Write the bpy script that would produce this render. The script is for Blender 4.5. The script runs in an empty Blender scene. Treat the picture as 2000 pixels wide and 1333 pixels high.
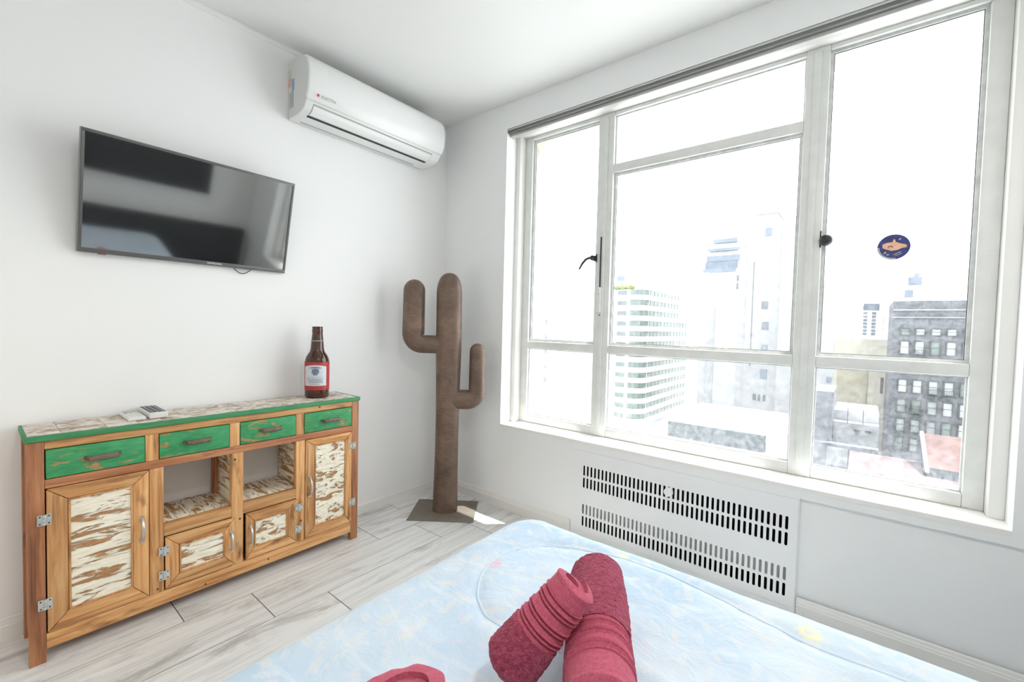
import bpy, bmesh, math, random
from mathutils import Vector, Matrix, noise
random.seed(7)
SC = bpy.context.scene
COL = SC.collection

# ---------------------------------------------------------------- camera, world, sun, exposure
CAM_POS = Vector((-2.1606, -2.3838, 1.1865))
YAW, PITCH, ROLL, FPX = 0.8944, -0.0348, 0.0253, 850.21
fwd = Vector((math.sin(YAW)*math.cos(PITCH), math.cos(YAW)*math.cos(PITCH), math.sin(PITCH)))
rgt = Vector((math.cos(YAW), -math.sin(YAW), 0.0))
upv = rgt.cross(fwd)
r2 = rgt*math.cos(ROLL) + upv*math.sin(ROLL)
u2 = upv*math.cos(ROLL) - rgt*math.sin(ROLL)
cam_data = bpy.data.cameras.new('camera')
cam_data.sensor_width = 36.0
cam_data.lens = FPX/2000.0*36.0
cam_data.clip_start = 0.02
cam_data.clip_end = 3000.0
cam = bpy.data.objects.new('camera', cam_data)
COL.objects.link(cam)
m = Matrix((r2, u2, -fwd)).transposed().to_4x4()
m.translation = CAM_POS
cam.matrix_world = m
SC.camera = cam

world = bpy.data.worlds.new('sky')
SC.world = world
world.use_nodes = True
bg = world.node_tree.nodes['Background']
bg.inputs['Color'].default_value = (0.93, 0.965, 1.0, 1)
bg.inputs['Strength'].default_value = 1.0

sun_data = bpy.data.lights.new('sun', 'SUN')
sun_data.energy = 2.2
sun_data.angle = 0.009
sun_data.color = (1.0, 0.98, 0.95)
sun = bpy.data.objects.new('sun', sun_data)
COL.objects.link(sun)
SUN_DIR = Vector((-1.0, 1.0, -3.4)).normalized()
sun.rotation_euler = SUN_DIR.to_track_quat('-Z', 'Y').to_euler()
sun.location = (20, -20, 60)

portal_data = bpy.data.lights.new('window_portal', 'AREA')
portal_data.shape = 'RECTANGLE'
portal_data.size = 2.2
portal_data.size_y = 1.9
portal_data.cycles.is_portal = True
portal = bpy.data.objects.new('window_portal', portal_data)
COL.objects.link(portal)
portal.location = (0.30, -1.684, 1.495)
portal.rotation_euler = Vector((-1, 0, 0)).to_track_quat('-Z', 'Z').to_euler()

SC.view_settings.view_transform = 'Standard'
SC.view_settings.look = 'None'
SC.view_settings.gamma = 1.0
SC.view_settings.use_curve_mapping = False
SC.view_settings.exposure = 2.46
cy = SC.cycles
cy.use_denoising = True
cy.max_bounces = 12
cy.diffuse_bounces = 6
cy.use_adaptive_sampling = True
cy.adaptive_threshold = 0.018
cy.glossy_bounces = 5
cy.transmission_bounces = 8
cy.transparent_max_bounces = 24
cy.sample_clamp_indirect = 12.0
cy.caustics_reflective = False
cy.caustics_refractive = False


# ---------------------------------------------------------------- materials
def new_mat(name):
    mt = bpy.data.materials.new(name)
    mt.use_nodes = True
    nt = mt.node_tree
    b = nt.nodes['Principled BSDF']
    return mt, nt, b


def L(nt, a, b):
    nt.links.new(a, b)


def lin(c):
    """8-bit sRGB triple to linear rgba"""
    o = []
    for v in c:
        v /= 255.0
        o.append(v/12.92 if v <= 0.04045 else ((v+0.055)/1.055)**2.4)
    return (o[0], o[1], o[2], 1.0)


def ramp(nt, fac, stops):
    r = nt.nodes.new('ShaderNodeValToRGB')
    el = r.color_ramp.elements
    while len(el) < len(stops):
        el.new(0.5)
    for e, (p, c) in zip(el, stops):
        e.position = p
        e.color = c if len(c) == 4 else (c[0], c[1], c[2], 1)
    L(nt, fac, r.inputs['Fac'])
    return r


def coords(nt, scale=(1, 1, 1), kind='Object', rot=(0, 0, 0)):
    tc = nt.nodes.new('ShaderNodeTexCoord')
    mp = nt.nodes.new('ShaderNodeMapping')
    mp.inputs['Scale'].default_value = scale
    mp.inputs['Rotation'].default_value = rot
    L(nt, tc.outputs[kind], mp.inputs['Vector'])
    return mp.outputs['Vector']


def noise_tex(nt, vec, scale=5, detail=4, rough=0.55, dist=0.0):
    n = nt.nodes.new('ShaderNodeTexNoise')
    n.inputs['Scale'].default_value = scale
    n.inputs['Detail'].default_value = detail
    n.inputs['Roughness'].default_value = rough
    n.inputs['Distortion'].default_value = dist
    L(nt, vec, n.inputs['Vector'])
    return n.outputs['Fac']


def bump(nt, b, h, strength=0.2, dist=0.01):
    bp = nt.nodes.new('ShaderNodeBump')
    bp.inputs['Strength'].default_value = strength
    bp.inputs['Distance'].default_value = dist
    L(nt, h, bp.inputs['Height'])
    L(nt, bp.outputs['Normal'], b.inputs['Normal'])


def mixc(nt, fac, a, b, mode='MIX'):
    mx = nt.nodes.new('ShaderNodeMix')
    mx.data_type = 'RGBA'
    mx.blend_type = mode
    for sock, v in ((mx.inputs['Factor'], fac), (mx.inputs[6], a), (mx.inputs[7], b)):
        if isinstance(v, (int, float, tuple)):
            sock.default_value = v
        else:
            L(nt, v, sock)
    return mx.outputs[2]


def plain(name, col, rough=0.5, metal=0.0, spec=0.5, var=0.0, vscale=8.0, bmp=0.0, bscale=60.0):
    mt, nt, b = new_mat(name)
    c = col if len(col) == 4 else (*col, 1)
    b.inputs['Base Color'].default_value = c
    b.inputs['Roughness'].default_value = rough
    b.inputs['Metallic'].default_value = metal
    b.inputs['Specular IOR Level'].default_value = spec
    v = coords(nt)
    if var > 0:
        f = noise_tex(nt, v, vscale, 5)
        lo = tuple(max(0, x*(1-var)) for x in c[:3])
        hi = tuple(min(1, x*(1+var)) for x in c[:3])
        r = ramp(nt, f, [(0.3, lo), (0.7, hi)])
        L(nt, r.outputs['Color'], b.inputs['Base Color'])
    if bmp > 0:
        bump(nt, b, noise_tex(nt, v, bscale, 3), bmp, 0.003)
    return mt


def wood(name, dark, base, light, axis, rough=0.55, sc=9.0):
    """sawn pine: grain stretched along one axis, knots, a tone of its own for every board"""
    mt, nt, b = new_mat(name)
    s = [sc*6, sc*6, sc*6]
    s[axis] = sc*0.35
    tc = nt.nodes.new('ShaderNodeTexCoord')
    oi = nt.nodes.new('ShaderNodeObjectInfo')
    add = nt.nodes.new('ShaderNodeVectorMath')
    add.operation = 'ADD'
    L(nt, tc.outputs['Object'], add.inputs[0])
    L(nt, oi.outputs['Random'], add.inputs[1])
    mp = nt.nodes.new('ShaderNodeMapping')
    mp.inputs['Scale'].default_value = s
    L(nt, add.outputs[0], mp.inputs['Vector'])
    f = noise_tex(nt, mp.outputs['Vector'], 1.0, 6, 0.6, 0.6)
    r = ramp(nt, f, [(0.25, dark), (0.48, base), (0.75, light)])
    s2 = [16, 16, 16]
    s2[axis] = 5
    mp2 = nt.nodes.new('ShaderNodeMapping')
    mp2.inputs['Scale'].default_value = s2
    L(nt, add.outputs[0], mp2.inputs['Vector'])
    f2 = noise_tex(nt, mp2.outputs['Vector'], 1.0, 3)
    kn = ramp(nt, f2, [(0.62, (0, 0, 0)), (0.74, (1, 1, 1))])
    c = mixc(nt, kn.outputs['Color'], r.outputs['Color'], dark)
    hs = nt.nodes.new('ShaderNodeHueSaturation')
    mr = nt.nodes.new('ShaderNodeMapRange')
    mr.inputs['To Min'].default_value = 0.78
    mr.inputs['To Max'].default_value = 1.12
    L(nt, oi.outputs['Random'], mr.inputs['Value'])
    L(nt, mr.outputs['Result'], hs.inputs['Value'])
    L(nt, c, hs.inputs['Color'])
    L(nt, hs.outputs['Color'], b.inputs['Base Color'])
    b.inputs['Roughness'].default_value = rough
    bump(nt, b, f, 0.25, 0.002)
    return mt


def distressed(name, paint, under, axis, lo, hi, scale=16.0, stretch=5.0, rough=0.6, paint2=None, bm=0.5):
    """flaking paint over bare wood, scraped along one axis"""
    mt, nt, b = new_mat(name)
    s = [scale, scale, scale]
    s[axis] = scale/stretch
    tc = nt.nodes.new('ShaderNodeTexCoord')
    oi = nt.nodes.new('ShaderNodeObjectInfo')
    add = nt.nodes.new('ShaderNodeVectorMath')
    add.operation = 'ADD'
    L(nt, tc.outputs['Object'], add.inputs[0])
    L(nt, oi.outputs['Random'], add.inputs[1])
    mp = nt.nodes.new('ShaderNodeMapping')
    mp.inputs['Scale'].default_value = s
    L(nt, add.outputs[0], mp.inputs['Vector'])
    f = noise_tex(nt, mp.outputs['Vector'], 1.0, 5, 0.62, 0.9)
    mask = ramp(nt, f, [(lo, (0, 0, 0)), (hi, (1, 1, 1))])
    fine = noise_tex(nt, mp.outputs['Vector'], 3.5, 3)
    pc = ramp(nt, fine, [(0.3, paint2 or tuple(x*0.85 for x in paint[:3])), (0.65, paint)])
    uc = ramp(nt, fine, [(0.3, tuple(x*0.6 for x in under[:3])), (0.7, under)])
    c = mixc(nt, mask.outputs['Color'], uc.outputs['Color'], pc.outputs['Color'])
    L(nt, c, b.inputs['Base Color'])
    b.inputs['Roughness'].default_value = rough
    bump(nt, b, mask.outputs['Color'], bm, 0.003)
    return mt


M = {}
M['wall'] = plain('wall_paint', (0.85, 0.85, 0.845), 0.75, spec=0.25, bmp=0.04, bscale=140)
M['wall_win'] = plain('window_wall_paint', (0.86, 0.87, 0.87), 0.7, spec=0.25, bmp=0.05, bscale=120)
M['ceiling'] = plain('ceiling_paint', (0.80, 0.80, 0.79), 0.85, spec=0.2, bmp=0.03, bscale=160)
M['trim'] = plain('trim_paint', (0.80, 0.79, 0.76), 0.45, bmp=0.02)
M['winframe'] = plain('window_frame_paint', (0.74, 0.75, 0.73), 0.4, var=0.05, vscale=14, bmp=0.08, bscale=40)
M['putty'] = plain('glazing_putty', (0.62, 0.63, 0.62), 0.6, var=0.15, vscale=30)
M['sill'] = plain('sill_paint', (0.84, 0.83, 0.80), 0.4, var=0.02)
M['gasket_shadow'] = plain('dark_gasket_shadow', (0.16, 0.16, 0.15), 0.6)  # dark strips also draw the shadow line at the glass edge
M['alu'] = plain('grey_aluminium', (0.55, 0.55, 0.53), 0.45, metal=0.2)
M['track_shade'] = plain('track_recess_shade', (0.17, 0.17, 0.165), 0.5, metal=0.2)  # dark grey paints the shadow in the track recess
M['black_metal'] = plain('black_lever', (0.045, 0.05, 0.052), 0.35, metal=0.5)
M['clear_plastic'] = plain('milky_plastic', (0.75, 0.77, 0.76), 0.15)
M['grout'] = plain('grout', (0.13, 0.13, 0.125), 0.9)
M['niche'] = plain('niche_shade_black', (0.02, 0.021, 0.022), 0.9)  # near-black puts the shade inside the recess into the colour
M['radiator'] = plain('radiator_enamel', (0.62, 0.63, 0.62), 0.4)
M['cover'] = plain('cover_enamel', (0.85, 0.86, 0.865), 0.5, bmp=0.02)
M['chrome'] = plain('brushed_steel', (0.62, 0.63, 0.62), 0.32, metal=0.9)
M['hinge'] = plain('zinc_hinge', (0.62, 0.64, 0.62), 0.4, metal=0.6, var=0.12, vscale=60)
M['screw'] = plain('dark_screw', (0.10, 0.09, 0.08), 0.5, metal=0.6)
M['pull'] = plain('aged_iron_pull', (0.20, 0.145, 0.11), 0.5, metal=0.5, var=0.25, vscale=70)
M['tv_bezel'] = plain('tv_bezel', (0.10, 0.10, 0.10), 0.3)
M['tv_edge'] = plain('tv_edge', (0.22, 0.22, 0.215), 0.35, metal=0.4)
M['tv_back'] = plain('tv_back', (0.02, 0.02, 0.022), 0.6)
M['white_print'] = plain('white_print', (0.8, 0.82, 0.83), 0.5)
M['red_print'] = plain('red_print', lin((190, 60, 62)), 0.5)
M['red_dark'] = plain('dull_red_lens', lin((120, 70, 70)), 0.4)
M['grey_print'] = plain('grey_print', lin((120, 122, 120)), 0.5)
M['ac'] = plain('ac_shell', (0.80, 0.81, 0.805), 0.28)
M['ac_side'] = plain('ac_side', (0.70, 0.70, 0.69), 0.4)
M['ac_line'] = plain('ac_seam', (0.38, 0.38, 0.36), 0.5)
M['ac_slot'] = plain('ac_slot', (0.03, 0.03, 0.03), 0.6)
M['stk_orange'] = plain('sticker_orange', lin((226, 172, 150)), 0.5)
M['stk_green'] = plain('sticker_green', lin((190, 212, 188)), 0.5)
M['stk_blue'] = plain('sticker_blue', lin((140, 170, 212)), 0.5)
M['stk_grey'] = plain('sticker_grey', lin((176, 180, 176)), 0.5)
M['navy'] = plain('sticker_navy', lin((50, 55, 120)), 0.5, var=0.3, vscale=40)
M['peach'] = plain('sticker_peach', lin((235, 185, 150)), 0.5, var=0.12, vscale=40)
M['rmt_white'] = plain('remote_white', (0.74, 0.73, 0.70), 0.4)
M['rmt_black'] = plain('remote_black', (0.07, 0.07, 0.075), 0.4)
M['rmt_key'] = plain('remote_key', (0.45, 0.45, 0.46), 0.5)
M['headboard'] = plain('headboard_fabric', (0.030, 0.030, 0.031), 0.85, var=0.2, vscale=30)
M['piping'] = plain('duvet_piping', lin((200, 216, 230)), 0.9)
M['mattress'] = plain('mattress_ticking', (0.75, 0.76, 0.78), 0.9)
M['bedbase'] = plain('bed_base_fabric', (0.10, 0.09, 0.085), 0.9)
M['lamp_body'] = plain('lamp_ceramic', (0.75, 0.74, 0.70), 0.3)
M['label_red'] = plain('label_red', lin((172, 52, 50)), 0.45, var=0.1, vscale=50)
M['label_white'] = plain('label_white', lin((206, 210, 216)), 0.45, var=0.05, vscale=50)
M['label_grey'] = plain('label_grey', lin((110, 122, 145)), 0.5, var=0.35, vscale=160)
M['label_line'] = plain('label_line', lin((135, 145, 155)), 0.5)

# sawn pine of the sideboard, grain lying, standing and front to back
WD, WB, WL = lin((124, 76, 42)), lin((206, 150, 94)), lin((234, 190, 136))
RD, RB, RL = lin((104, 62, 42)), lin((166, 108, 72)), lin((198, 144, 100))
M['wood_x'] = wood('pine_lying', WD, WB, WL, 0)
M['wood_z'] = wood('pine_standing', WD, WB, WL, 2)
M['wood_y'] = wood('pine_across', WD, WB, WL, 1)
M['wood_red_x'] = wood('reddish_pine_lying', RD, RB, RL, 0)
M['wood_red_z'] = wood('reddish_pine_standing', RD, RB, RL, 2)
CREAM, CREAM2, BARE = lin((246, 240, 224)), lin((230, 220, 196)), lin((190, 140, 90))
M['cream_x'] = distressed('flaked_cream_lying', CREAM, BARE, 0, 0.42, 0.47, 42, 6.5, paint2=CREAM2, bm=0.9)
M['cream_v'] = distressed('flaked_cream_mottled', CREAM, BARE, 0, 0.41, 0.46, 46, 2.6, paint2=CREAM2, bm=0.9)
M['cream_top'] = distressed('worn_cream_boards', lin((238, 231, 222)), lin((184, 160, 138)), 0, 0.38, 0.54, 26, 1.5, paint2=lin((214, 203, 190)), bm=0.3)
M['cream_y'] = distressed('flaked_cream_across', CREAM, BARE, 1, 0.42, 0.50, 36, 4.0, paint2=CREAM2, bm=0.6)
M['green'] = distressed('scraped_green', lin((66, 156, 100)), lin((190, 150, 96)), 0, 0.385, 0.43, 24, 3.2, paint2=lin((50, 136, 84)), bm=0.3)
M['green_edge'] = distressed('green_edge', lin((66, 142, 92)), lin((150, 150, 100)), 0, 0.24, 0.34, 20, 6.0, paint2=lin((52, 128, 80)), bm=0.2)


def floor_tile_mat():
    mt, nt, b = new_mat('whitewashed_plank')
    tc = nt.nodes.new('ShaderNodeTexCoord')
    oi = nt.nodes.new('ShaderNodeObjectInfo')
    sc = nt.nodes.new('ShaderNodeVectorMath')
    sc.operation = 'SCALE'
    sc.inputs['Scale'].default_value = 37.0
    cmb = nt.nodes.new('ShaderNodeCombineXYZ')
    for i in range(3):
        L(nt, oi.outputs['Random'], cmb.inputs[i])
    L(nt, cmb.outputs[0], sc.inputs[0])
    add = nt.nodes.new('ShaderNodeVectorMath')
    add.operation = 'ADD'
    L(nt, tc.outputs['Object'], add.inputs[0])
    L(nt, sc.outputs[0], add.inputs[1])

    def mapped(s):
        mp = nt.nodes.new('ShaderNodeMapping')
        mp.inputs['Scale'].default_value = s
        L(nt, add.outputs[0], mp.inputs['Vector'])
        return mp.outputs['Vector']
    grain = noise_tex(nt, mapped((2.2, 40, 1)), 1.0, 7, 0.65, 0.7)
    g = ramp(nt, grain, [(0.28, lin((196, 195, 193))), (0.5, lin((228, 228, 227))), (0.7, lin((238, 238, 237)))])
    patch = noise_tex(nt, mapped((2.6, 9, 1)), 1.0, 8, 0.72, 0.4)
    pm = ramp(nt, patch, [(0.53, (0, 0, 0)), (0.66, (0.8, 0.8, 0.8))])
    c = mixc(nt, pm.outputs['Color'], g.outputs['Color'], lin((172, 169, 166)))
    hs = nt.nodes.new('ShaderNodeHueSaturation')
    mr = nt.nodes.new('ShaderNodeMapRange')
    mr.inputs['To Min'].default_value = 0.90
    mr.inputs['To Max'].default_value = 1.04
    L(nt, oi.outputs['Random'], mr.inputs['Value'])
    L(nt, mr.outputs['Result'], hs.inputs['Value'])
    L(nt, c, hs.inputs['Color'])
    L(nt, hs.outputs['Color'], b.inputs['Base Color'])
    b.inputs['Roughness'].default_value = 0.42
    b.inputs['Specular IOR Level'].default_value = 0.4
    bump(nt, b, grain, 0.12, 0.002)
    return mt


M['plank'] = floor_tile_mat()


def glass_mat():
    """clean float glass with a film of dust"""
    mt, nt, b = new_mat('window_glass')
    nt.nodes.remove(b)
    out = nt.nodes['Material Output']
    tr = nt.nodes.new('ShaderNodeBsdfTransparent')
    tr.inputs['Color'].default_value = (0.97, 0.985, 0.98, 1)
    gl = nt.nodes.new('ShaderNodeBsdfGlossy')
    gl.inputs['Roughness'].default_value = 0.02
    lw = nt.nodes.new('ShaderNodeLayerWeight')
    lw.inputs['Blend'].default_value = 0.5
    pw = nt.nodes.new('ShaderNodeMath')
    pw.operation = 'POWER'
    pw.inputs[1].default_value = 5.0
    L(nt, lw.outputs['Facing'], pw.inputs[0])
    ml = nt.nodes.new('ShaderNodeMath')
    ml.operation = 'MULTIPLY_ADD'
    ml.inputs[1].default_value = 0.5
    ml.inputs[2].default_value = 0.02
    L(nt, pw.outputs[0], ml.inputs[0])
    mx = nt.nodes.new('ShaderNodeMixShader')
    L(nt, ml.outputs[0], mx.inputs[0])
    L(nt, tr.outputs[0], mx.inputs[1])
    L(nt, gl.outputs[0], mx.inputs[2])
    df = nt.nodes.new('ShaderNodeBsdfTranslucent')
    df.inputs['Color'].default_value = (0.9, 0.92, 0.95, 1)
    v = coords(nt, (1, 9, 9))
    f = noise_tex(nt, v, 4.0, 8, 0.7, 0.5)
    rp = ramp(nt, f, [(0.40, (0.004, 0.004, 0.004)), (0.80, (0.05, 0.05, 0.05))])
    # dirt thickening to the foot of the lower panes, also standing in for white glare
    sx = nt.nodes.new('ShaderNodeSeparateXYZ')
    L(nt, coords(nt), sx.inputs[0])
    mr = nt.nodes.new('ShaderNodeMapRange')
    mr.inputs['From Min'].default_value = 0.60
    mr.inputs['From Max'].default_value = 0.80
    mr.inputs['To Min'].default_value = 0.075
    mr.inputs['To Max'].default_value = 0.0
    L(nt, sx.outputs['Z'], mr.inputs['Value'])
    dm = nt.nodes.new('ShaderNodeMath')
    dm.operation = 'MULTIPLY_ADD'
    L(nt, mr.outputs['Result'], dm.inputs[0])
    L(nt, f, dm.inputs[1])
    L(nt, rp.outputs['Color'], dm.inputs[2])
    mx2 = nt.nodes.new('ShaderNodeMixShader')
    L(nt, dm.outputs[0], mx2.inputs[0])
    L(nt, mx.outputs[0], mx2.inputs[1])
    L(nt, df.outputs[0], mx2.inputs[2])
    L(nt, mx2.outputs[0], out.inputs['Surface'])
    return mt


M['glass'] = glass_mat()


def bottle_mat():
    mt, nt, b = new_mat('amber_glass')
    b.inputs['Base Color'].default_value = lin((92, 44, 18))
    b.inputs['Roughness'].default_value = 0.06
    b.inputs['Coat Weight'].default_value = 0.5
    b.inputs['Transmission Weight'].default_value = 0.45
    b.inputs['IOR'].default_value = 1.45
    f = noise_tex(nt, coords(nt), 14, 2)
    r = ramp(nt, f, [(0.3, lin((58, 28, 18))), (0.7, lin((96, 48, 24)))])
    L(nt, r.outputs['Color'], b.inputs['Base Color'])
    return mt


M['amber'] = bottle_mat()


def screen_mat():
    mt, nt, b = new_mat('tv_screen')
    b.inputs['Base Color'].default_value = (0.012, 0.014, 0.015, 1)
    b.inputs['Roughness'].default_value = 0.055
    b.inputs['IOR'].default_value = 3.4
    b.inputs['Specular IOR Level'].default_value = 0.5
    f = noise_tex(nt, coords(nt), 400, 1)
    bump(nt, b, f, 0.01, 0.0005)
    return mt


M['screen'] = screen_mat()


def rust_mat():
    mt, nt, b = new_mat('rusted_sheet_metal')
    v = coords(nt)
    f = noise_tex(nt, v, 5.0, 8, 0.65, 0.4)
    r = ramp(nt, f, [(0.28, lin((94, 78, 68))), (0.5, lin((124, 103, 90))), (0.72, lin((150, 124, 106)))])
    st = noise_tex(nt, coords(nt, (30, 30, 260)), 1.0, 3, 0.6, 0.6)
    r2_ = ramp(nt, st, [(0.35, (0.72, 0.72, 0.72)), (0.65, (1, 1, 1))])
    c = mixc(nt, 1.0, r.outputs['Color'], r2_.outputs['Color'], 'MULTIPLY')
    L(nt, c, b.inputs['Base Color'])
    b.inputs['Metallic'].default_value = 0.35
    b.inputs['Roughness'].default_value = 0.46
    bump(nt, b, st, 0.35, 0.002)
    return mt


M['rust'] = rust_mat()
M['rust_plate'] = plain('plate_metal', lin((128, 120, 110)), 0.5, metal=0.35, var=0.1, vscale=9)


def duvet_mat():
    """pale blue cotton printed with cream leaf sprays and a few flowers"""
    mt, nt, b = new_mat('printed_duvet')
    tc = nt.nodes.new('ShaderNodeTexCoord')
    base = noise_tex(nt, tc.outputs['Object'], 3.0, 5, 0.6, 0.6)
    c = ramp(nt, base, [(0.3, lin((180, 202, 221))), (0.52, lin((196, 212, 226))), (0.72, lin((213, 221, 226)))]).outputs['Color']

    def leaves(scale, off, ax, ay, col, keep, cin):
        mp = nt.nodes.new('ShaderNodeMapping')
        mp.inputs['Scale'].default_value = (scale, scale, 0.0)
        mp.inputs['Location'].default_value = off
        L(nt, tc.outputs['Object'], mp.inputs['Vector'])
        vo = nt.nodes.new('ShaderNodeTexVoronoi')
        vo.inputs['Scale'].default_value = 1.0
        vo.inputs['Randomness'].default_value = 0.8
        L(nt, mp.outputs['Vector'], vo.inputs['Vector'])
        sub = nt.nodes.new('ShaderNodeVectorMath')
        sub.operation = 'SUBTRACT'
        L(nt, mp.outputs['Vector'], sub.inputs[0])
        L(nt, vo.outputs['Position'], sub.inputs[1])
        sep = nt.nodes.new('ShaderNodeSeparateColor')
        L(nt, vo.outputs['Color'], sep.inputs['Color'])
        mul = nt.nodes.new('ShaderNodeMath')
        mul.operation = 'MULTIPLY'
        mul.inputs[1].default_value = 6.283
        L(nt, sep.outputs[0], mul.inputs[0])
        rot = nt.nodes.new('ShaderNodeVectorRotate')
        rot.rotation_type = 'Z_AXIS'
        L(nt, sub.outputs[0], rot.inputs['Vector'])
        L(nt, mul.outputs[0], rot.inputs['Angle'])
        div = nt.nodes.new('ShaderNodeVectorMath')
        div.operation = 'DIVIDE'
        div.inputs[1].default_value = (ax, ay, 1.0)
        L(nt, rot.outputs[0], div.inputs[0])
        ln = nt.nodes.new('ShaderNodeVectorMath')
        ln.operation = 'LENGTH'
        L(nt, div.outputs[0], ln.inputs[0])
        rp = ramp(nt, ln.outputs['Value'], [(0.75, (1, 1, 1)), (1.0, (0, 0, 0))])
        kp = nt.nodes.new('ShaderNodeMath')
        kp.operation = 'LESS_THAN'
        kp.inputs[1].default_value = keep
        L(nt, sep.outputs[1], kp.inputs[0])
        mk = nt.nodes.new('ShaderNodeMath')
        mk.operation = 'MULTIPLY'
        L(nt, rp.outputs['Color'], mk.inputs[0])
        L(nt, kp.outputs[0], mk.inputs[1])
        wk = nt.nodes.new('ShaderNodeMath')
        wk.operation = 'MULTIPLY'
        wk.inputs[1].default_value = 0.48
        L(nt, mk.outputs[0], wk.inputs[0])
        return mixc(nt, wk.outputs[0], cin, col)
    c = leaves(14.5, (0.3, 0.1, 0), 0.40, 0.16, lin((216, 220, 222)), 0.8, c)
    c = leaves(11.5, (5.3, 2.1, 0), 0.42, 0.14, lin((220, 218, 214)), 0.6, c)
    c = leaves(19.0, (1.7, 8.1, 0), 0.34, 0.17, lin((212, 214, 226)), 0.5, c)
    # curling stems
    wv = nt.nodes.new('ShaderNodeTexWave')
    wv.inputs['Scale'].default_value = 2.2
    wv.inputs['Distortion'].default_value = 7.0
    wv.inputs['Detail'].default_value = 1.0
    L(nt, tc.outputs['Object'], wv.inputs['Vector'])
    st = ramp(nt, wv.outputs['Fac'], [(0.965, (0, 0, 0)), (0.99, (0.35, 0.35, 0.35))])
    c = mixc(nt, st.outputs['Color'], c, lin((218, 223, 228)))

    def flower(x, y, r, colr, cin):
        sb = nt.nodes.new('ShaderNodeVectorMath')
        sb.operation = 'SUBTRACT'
        sb.inputs[1].default_value = (x, y, 0)
        L(nt, tc.outputs['Object'], sb.inputs[0])
        dv = nt.nodes.new('ShaderNodeVectorMath')
        dv.operation = 'MULTIPLY'
        dv.inputs[1].default_value = (1/r, 1/r, 0)
        L(nt, sb.outputs[0], dv.inputs[0])
        ln = nt.nodes.new('ShaderNodeVectorMath')
        ln.operation = 'LENGTH'
        L(nt, dv.outputs[0], ln.inputs[0])
        nz = noise_tex(nt, tc.outputs['Object'], 60, 2)
        ad = nt.nodes.new('ShaderNodeMath')
        ad.operation = 'ADD'
        L(nt, ln.outputs['Value'], ad.inputs[0])
        L(nt, nz, ad.inputs[1])
        rp = ramp(nt, ad.outputs[0], [(0.65, (0.2, 0.2, 0.2)), (0.9, (0.85, 0.85, 0.85))])
        rp.color_ramp.elements.new(1.0).color = (0.7, 0.7, 0.7, 1)
        sc = nt.nodes.new('ShaderNodeMath')
        sc.operation = 'MULTIPLY'
        sc.inputs[1].default_value = 0.7
        L(nt, ad.outputs[0], sc.inputs[0])
        L(nt, sc.outputs[0], rp.inputs['Fac'])
        e = rp.color_ramp.elements
        e[0].position = 0.5
        e[1].position = 0.62
        e[2].position = 0.95
        e[2].color = (0, 0, 0, 1)
        return mixc(nt, rp.outputs['Color'], cin, colr)
    for x, y, r, colr in ((-1.229, -1.591, 0.026, lin((240, 176, 195))), (-0.964, -2.318, 0.034, lin((238, 230, 178))),
                          (-0.934, -1.85, 0.022, lin((238, 230, 160))), (-1.62, -2.2, 0.03, lin((238, 170, 185))),
                          (-1.9, -1.75, 0.03, lin((240, 228, 170)))):
        c = flower(x, y, r, colr, c)
    L(nt, c, b.inputs['Base Color'])
    b.inputs['Roughness'].default_value = 0.85
    b.inputs['Specular IOR Level'].default_value = 0.15
    b.inputs['Sheen Weight'].default_value = 0.15
    f = noise_tex(nt, tc.outputs['Object'], 11, 5, 0.6, 1.2)
    bump(nt, b, f, 0.30, 0.02)
    return mt


M['duvet'] = duvet_mat()


def towel_mat(name, c1, c2, sc, bm):
    mt, nt, b = new_mat(name)
    v = coords(nt)
    vo = nt.nodes.new('ShaderNodeTexVoronoi')
    vo.inputs['Scale'].default_value = sc
    L(nt, v, vo.inputs['Vector'])
    f = noise_tex(nt, v, sc*0.4, 4)
    r = ramp(nt, f, [(0.3, c1), (0.7, c2)])
    L(nt, r.outputs['Color'], b.inputs['Base Color'])
    b.inputs['Roughness'].default_value = 0.95
    b.inputs['Specular IOR Level'].default_value = 0.1
    b.inputs['Sheen Weight'].default_value = 0.45
    b.inputs['Sheen Tint'].default_value = lin((230, 150, 165))
    bump(nt, b, vo.outputs['Distance'], bm, 0.004)
    return mt


M['terry'] = towel_mat('rose_terry', lin((128, 46, 68)), lin((172, 82, 104)), 260, 0.9)
M['weave'] = towel_mat('rose_border_weave', lin((170, 76, 96)), lin((190, 98, 118)), 500, 0.25)


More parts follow.
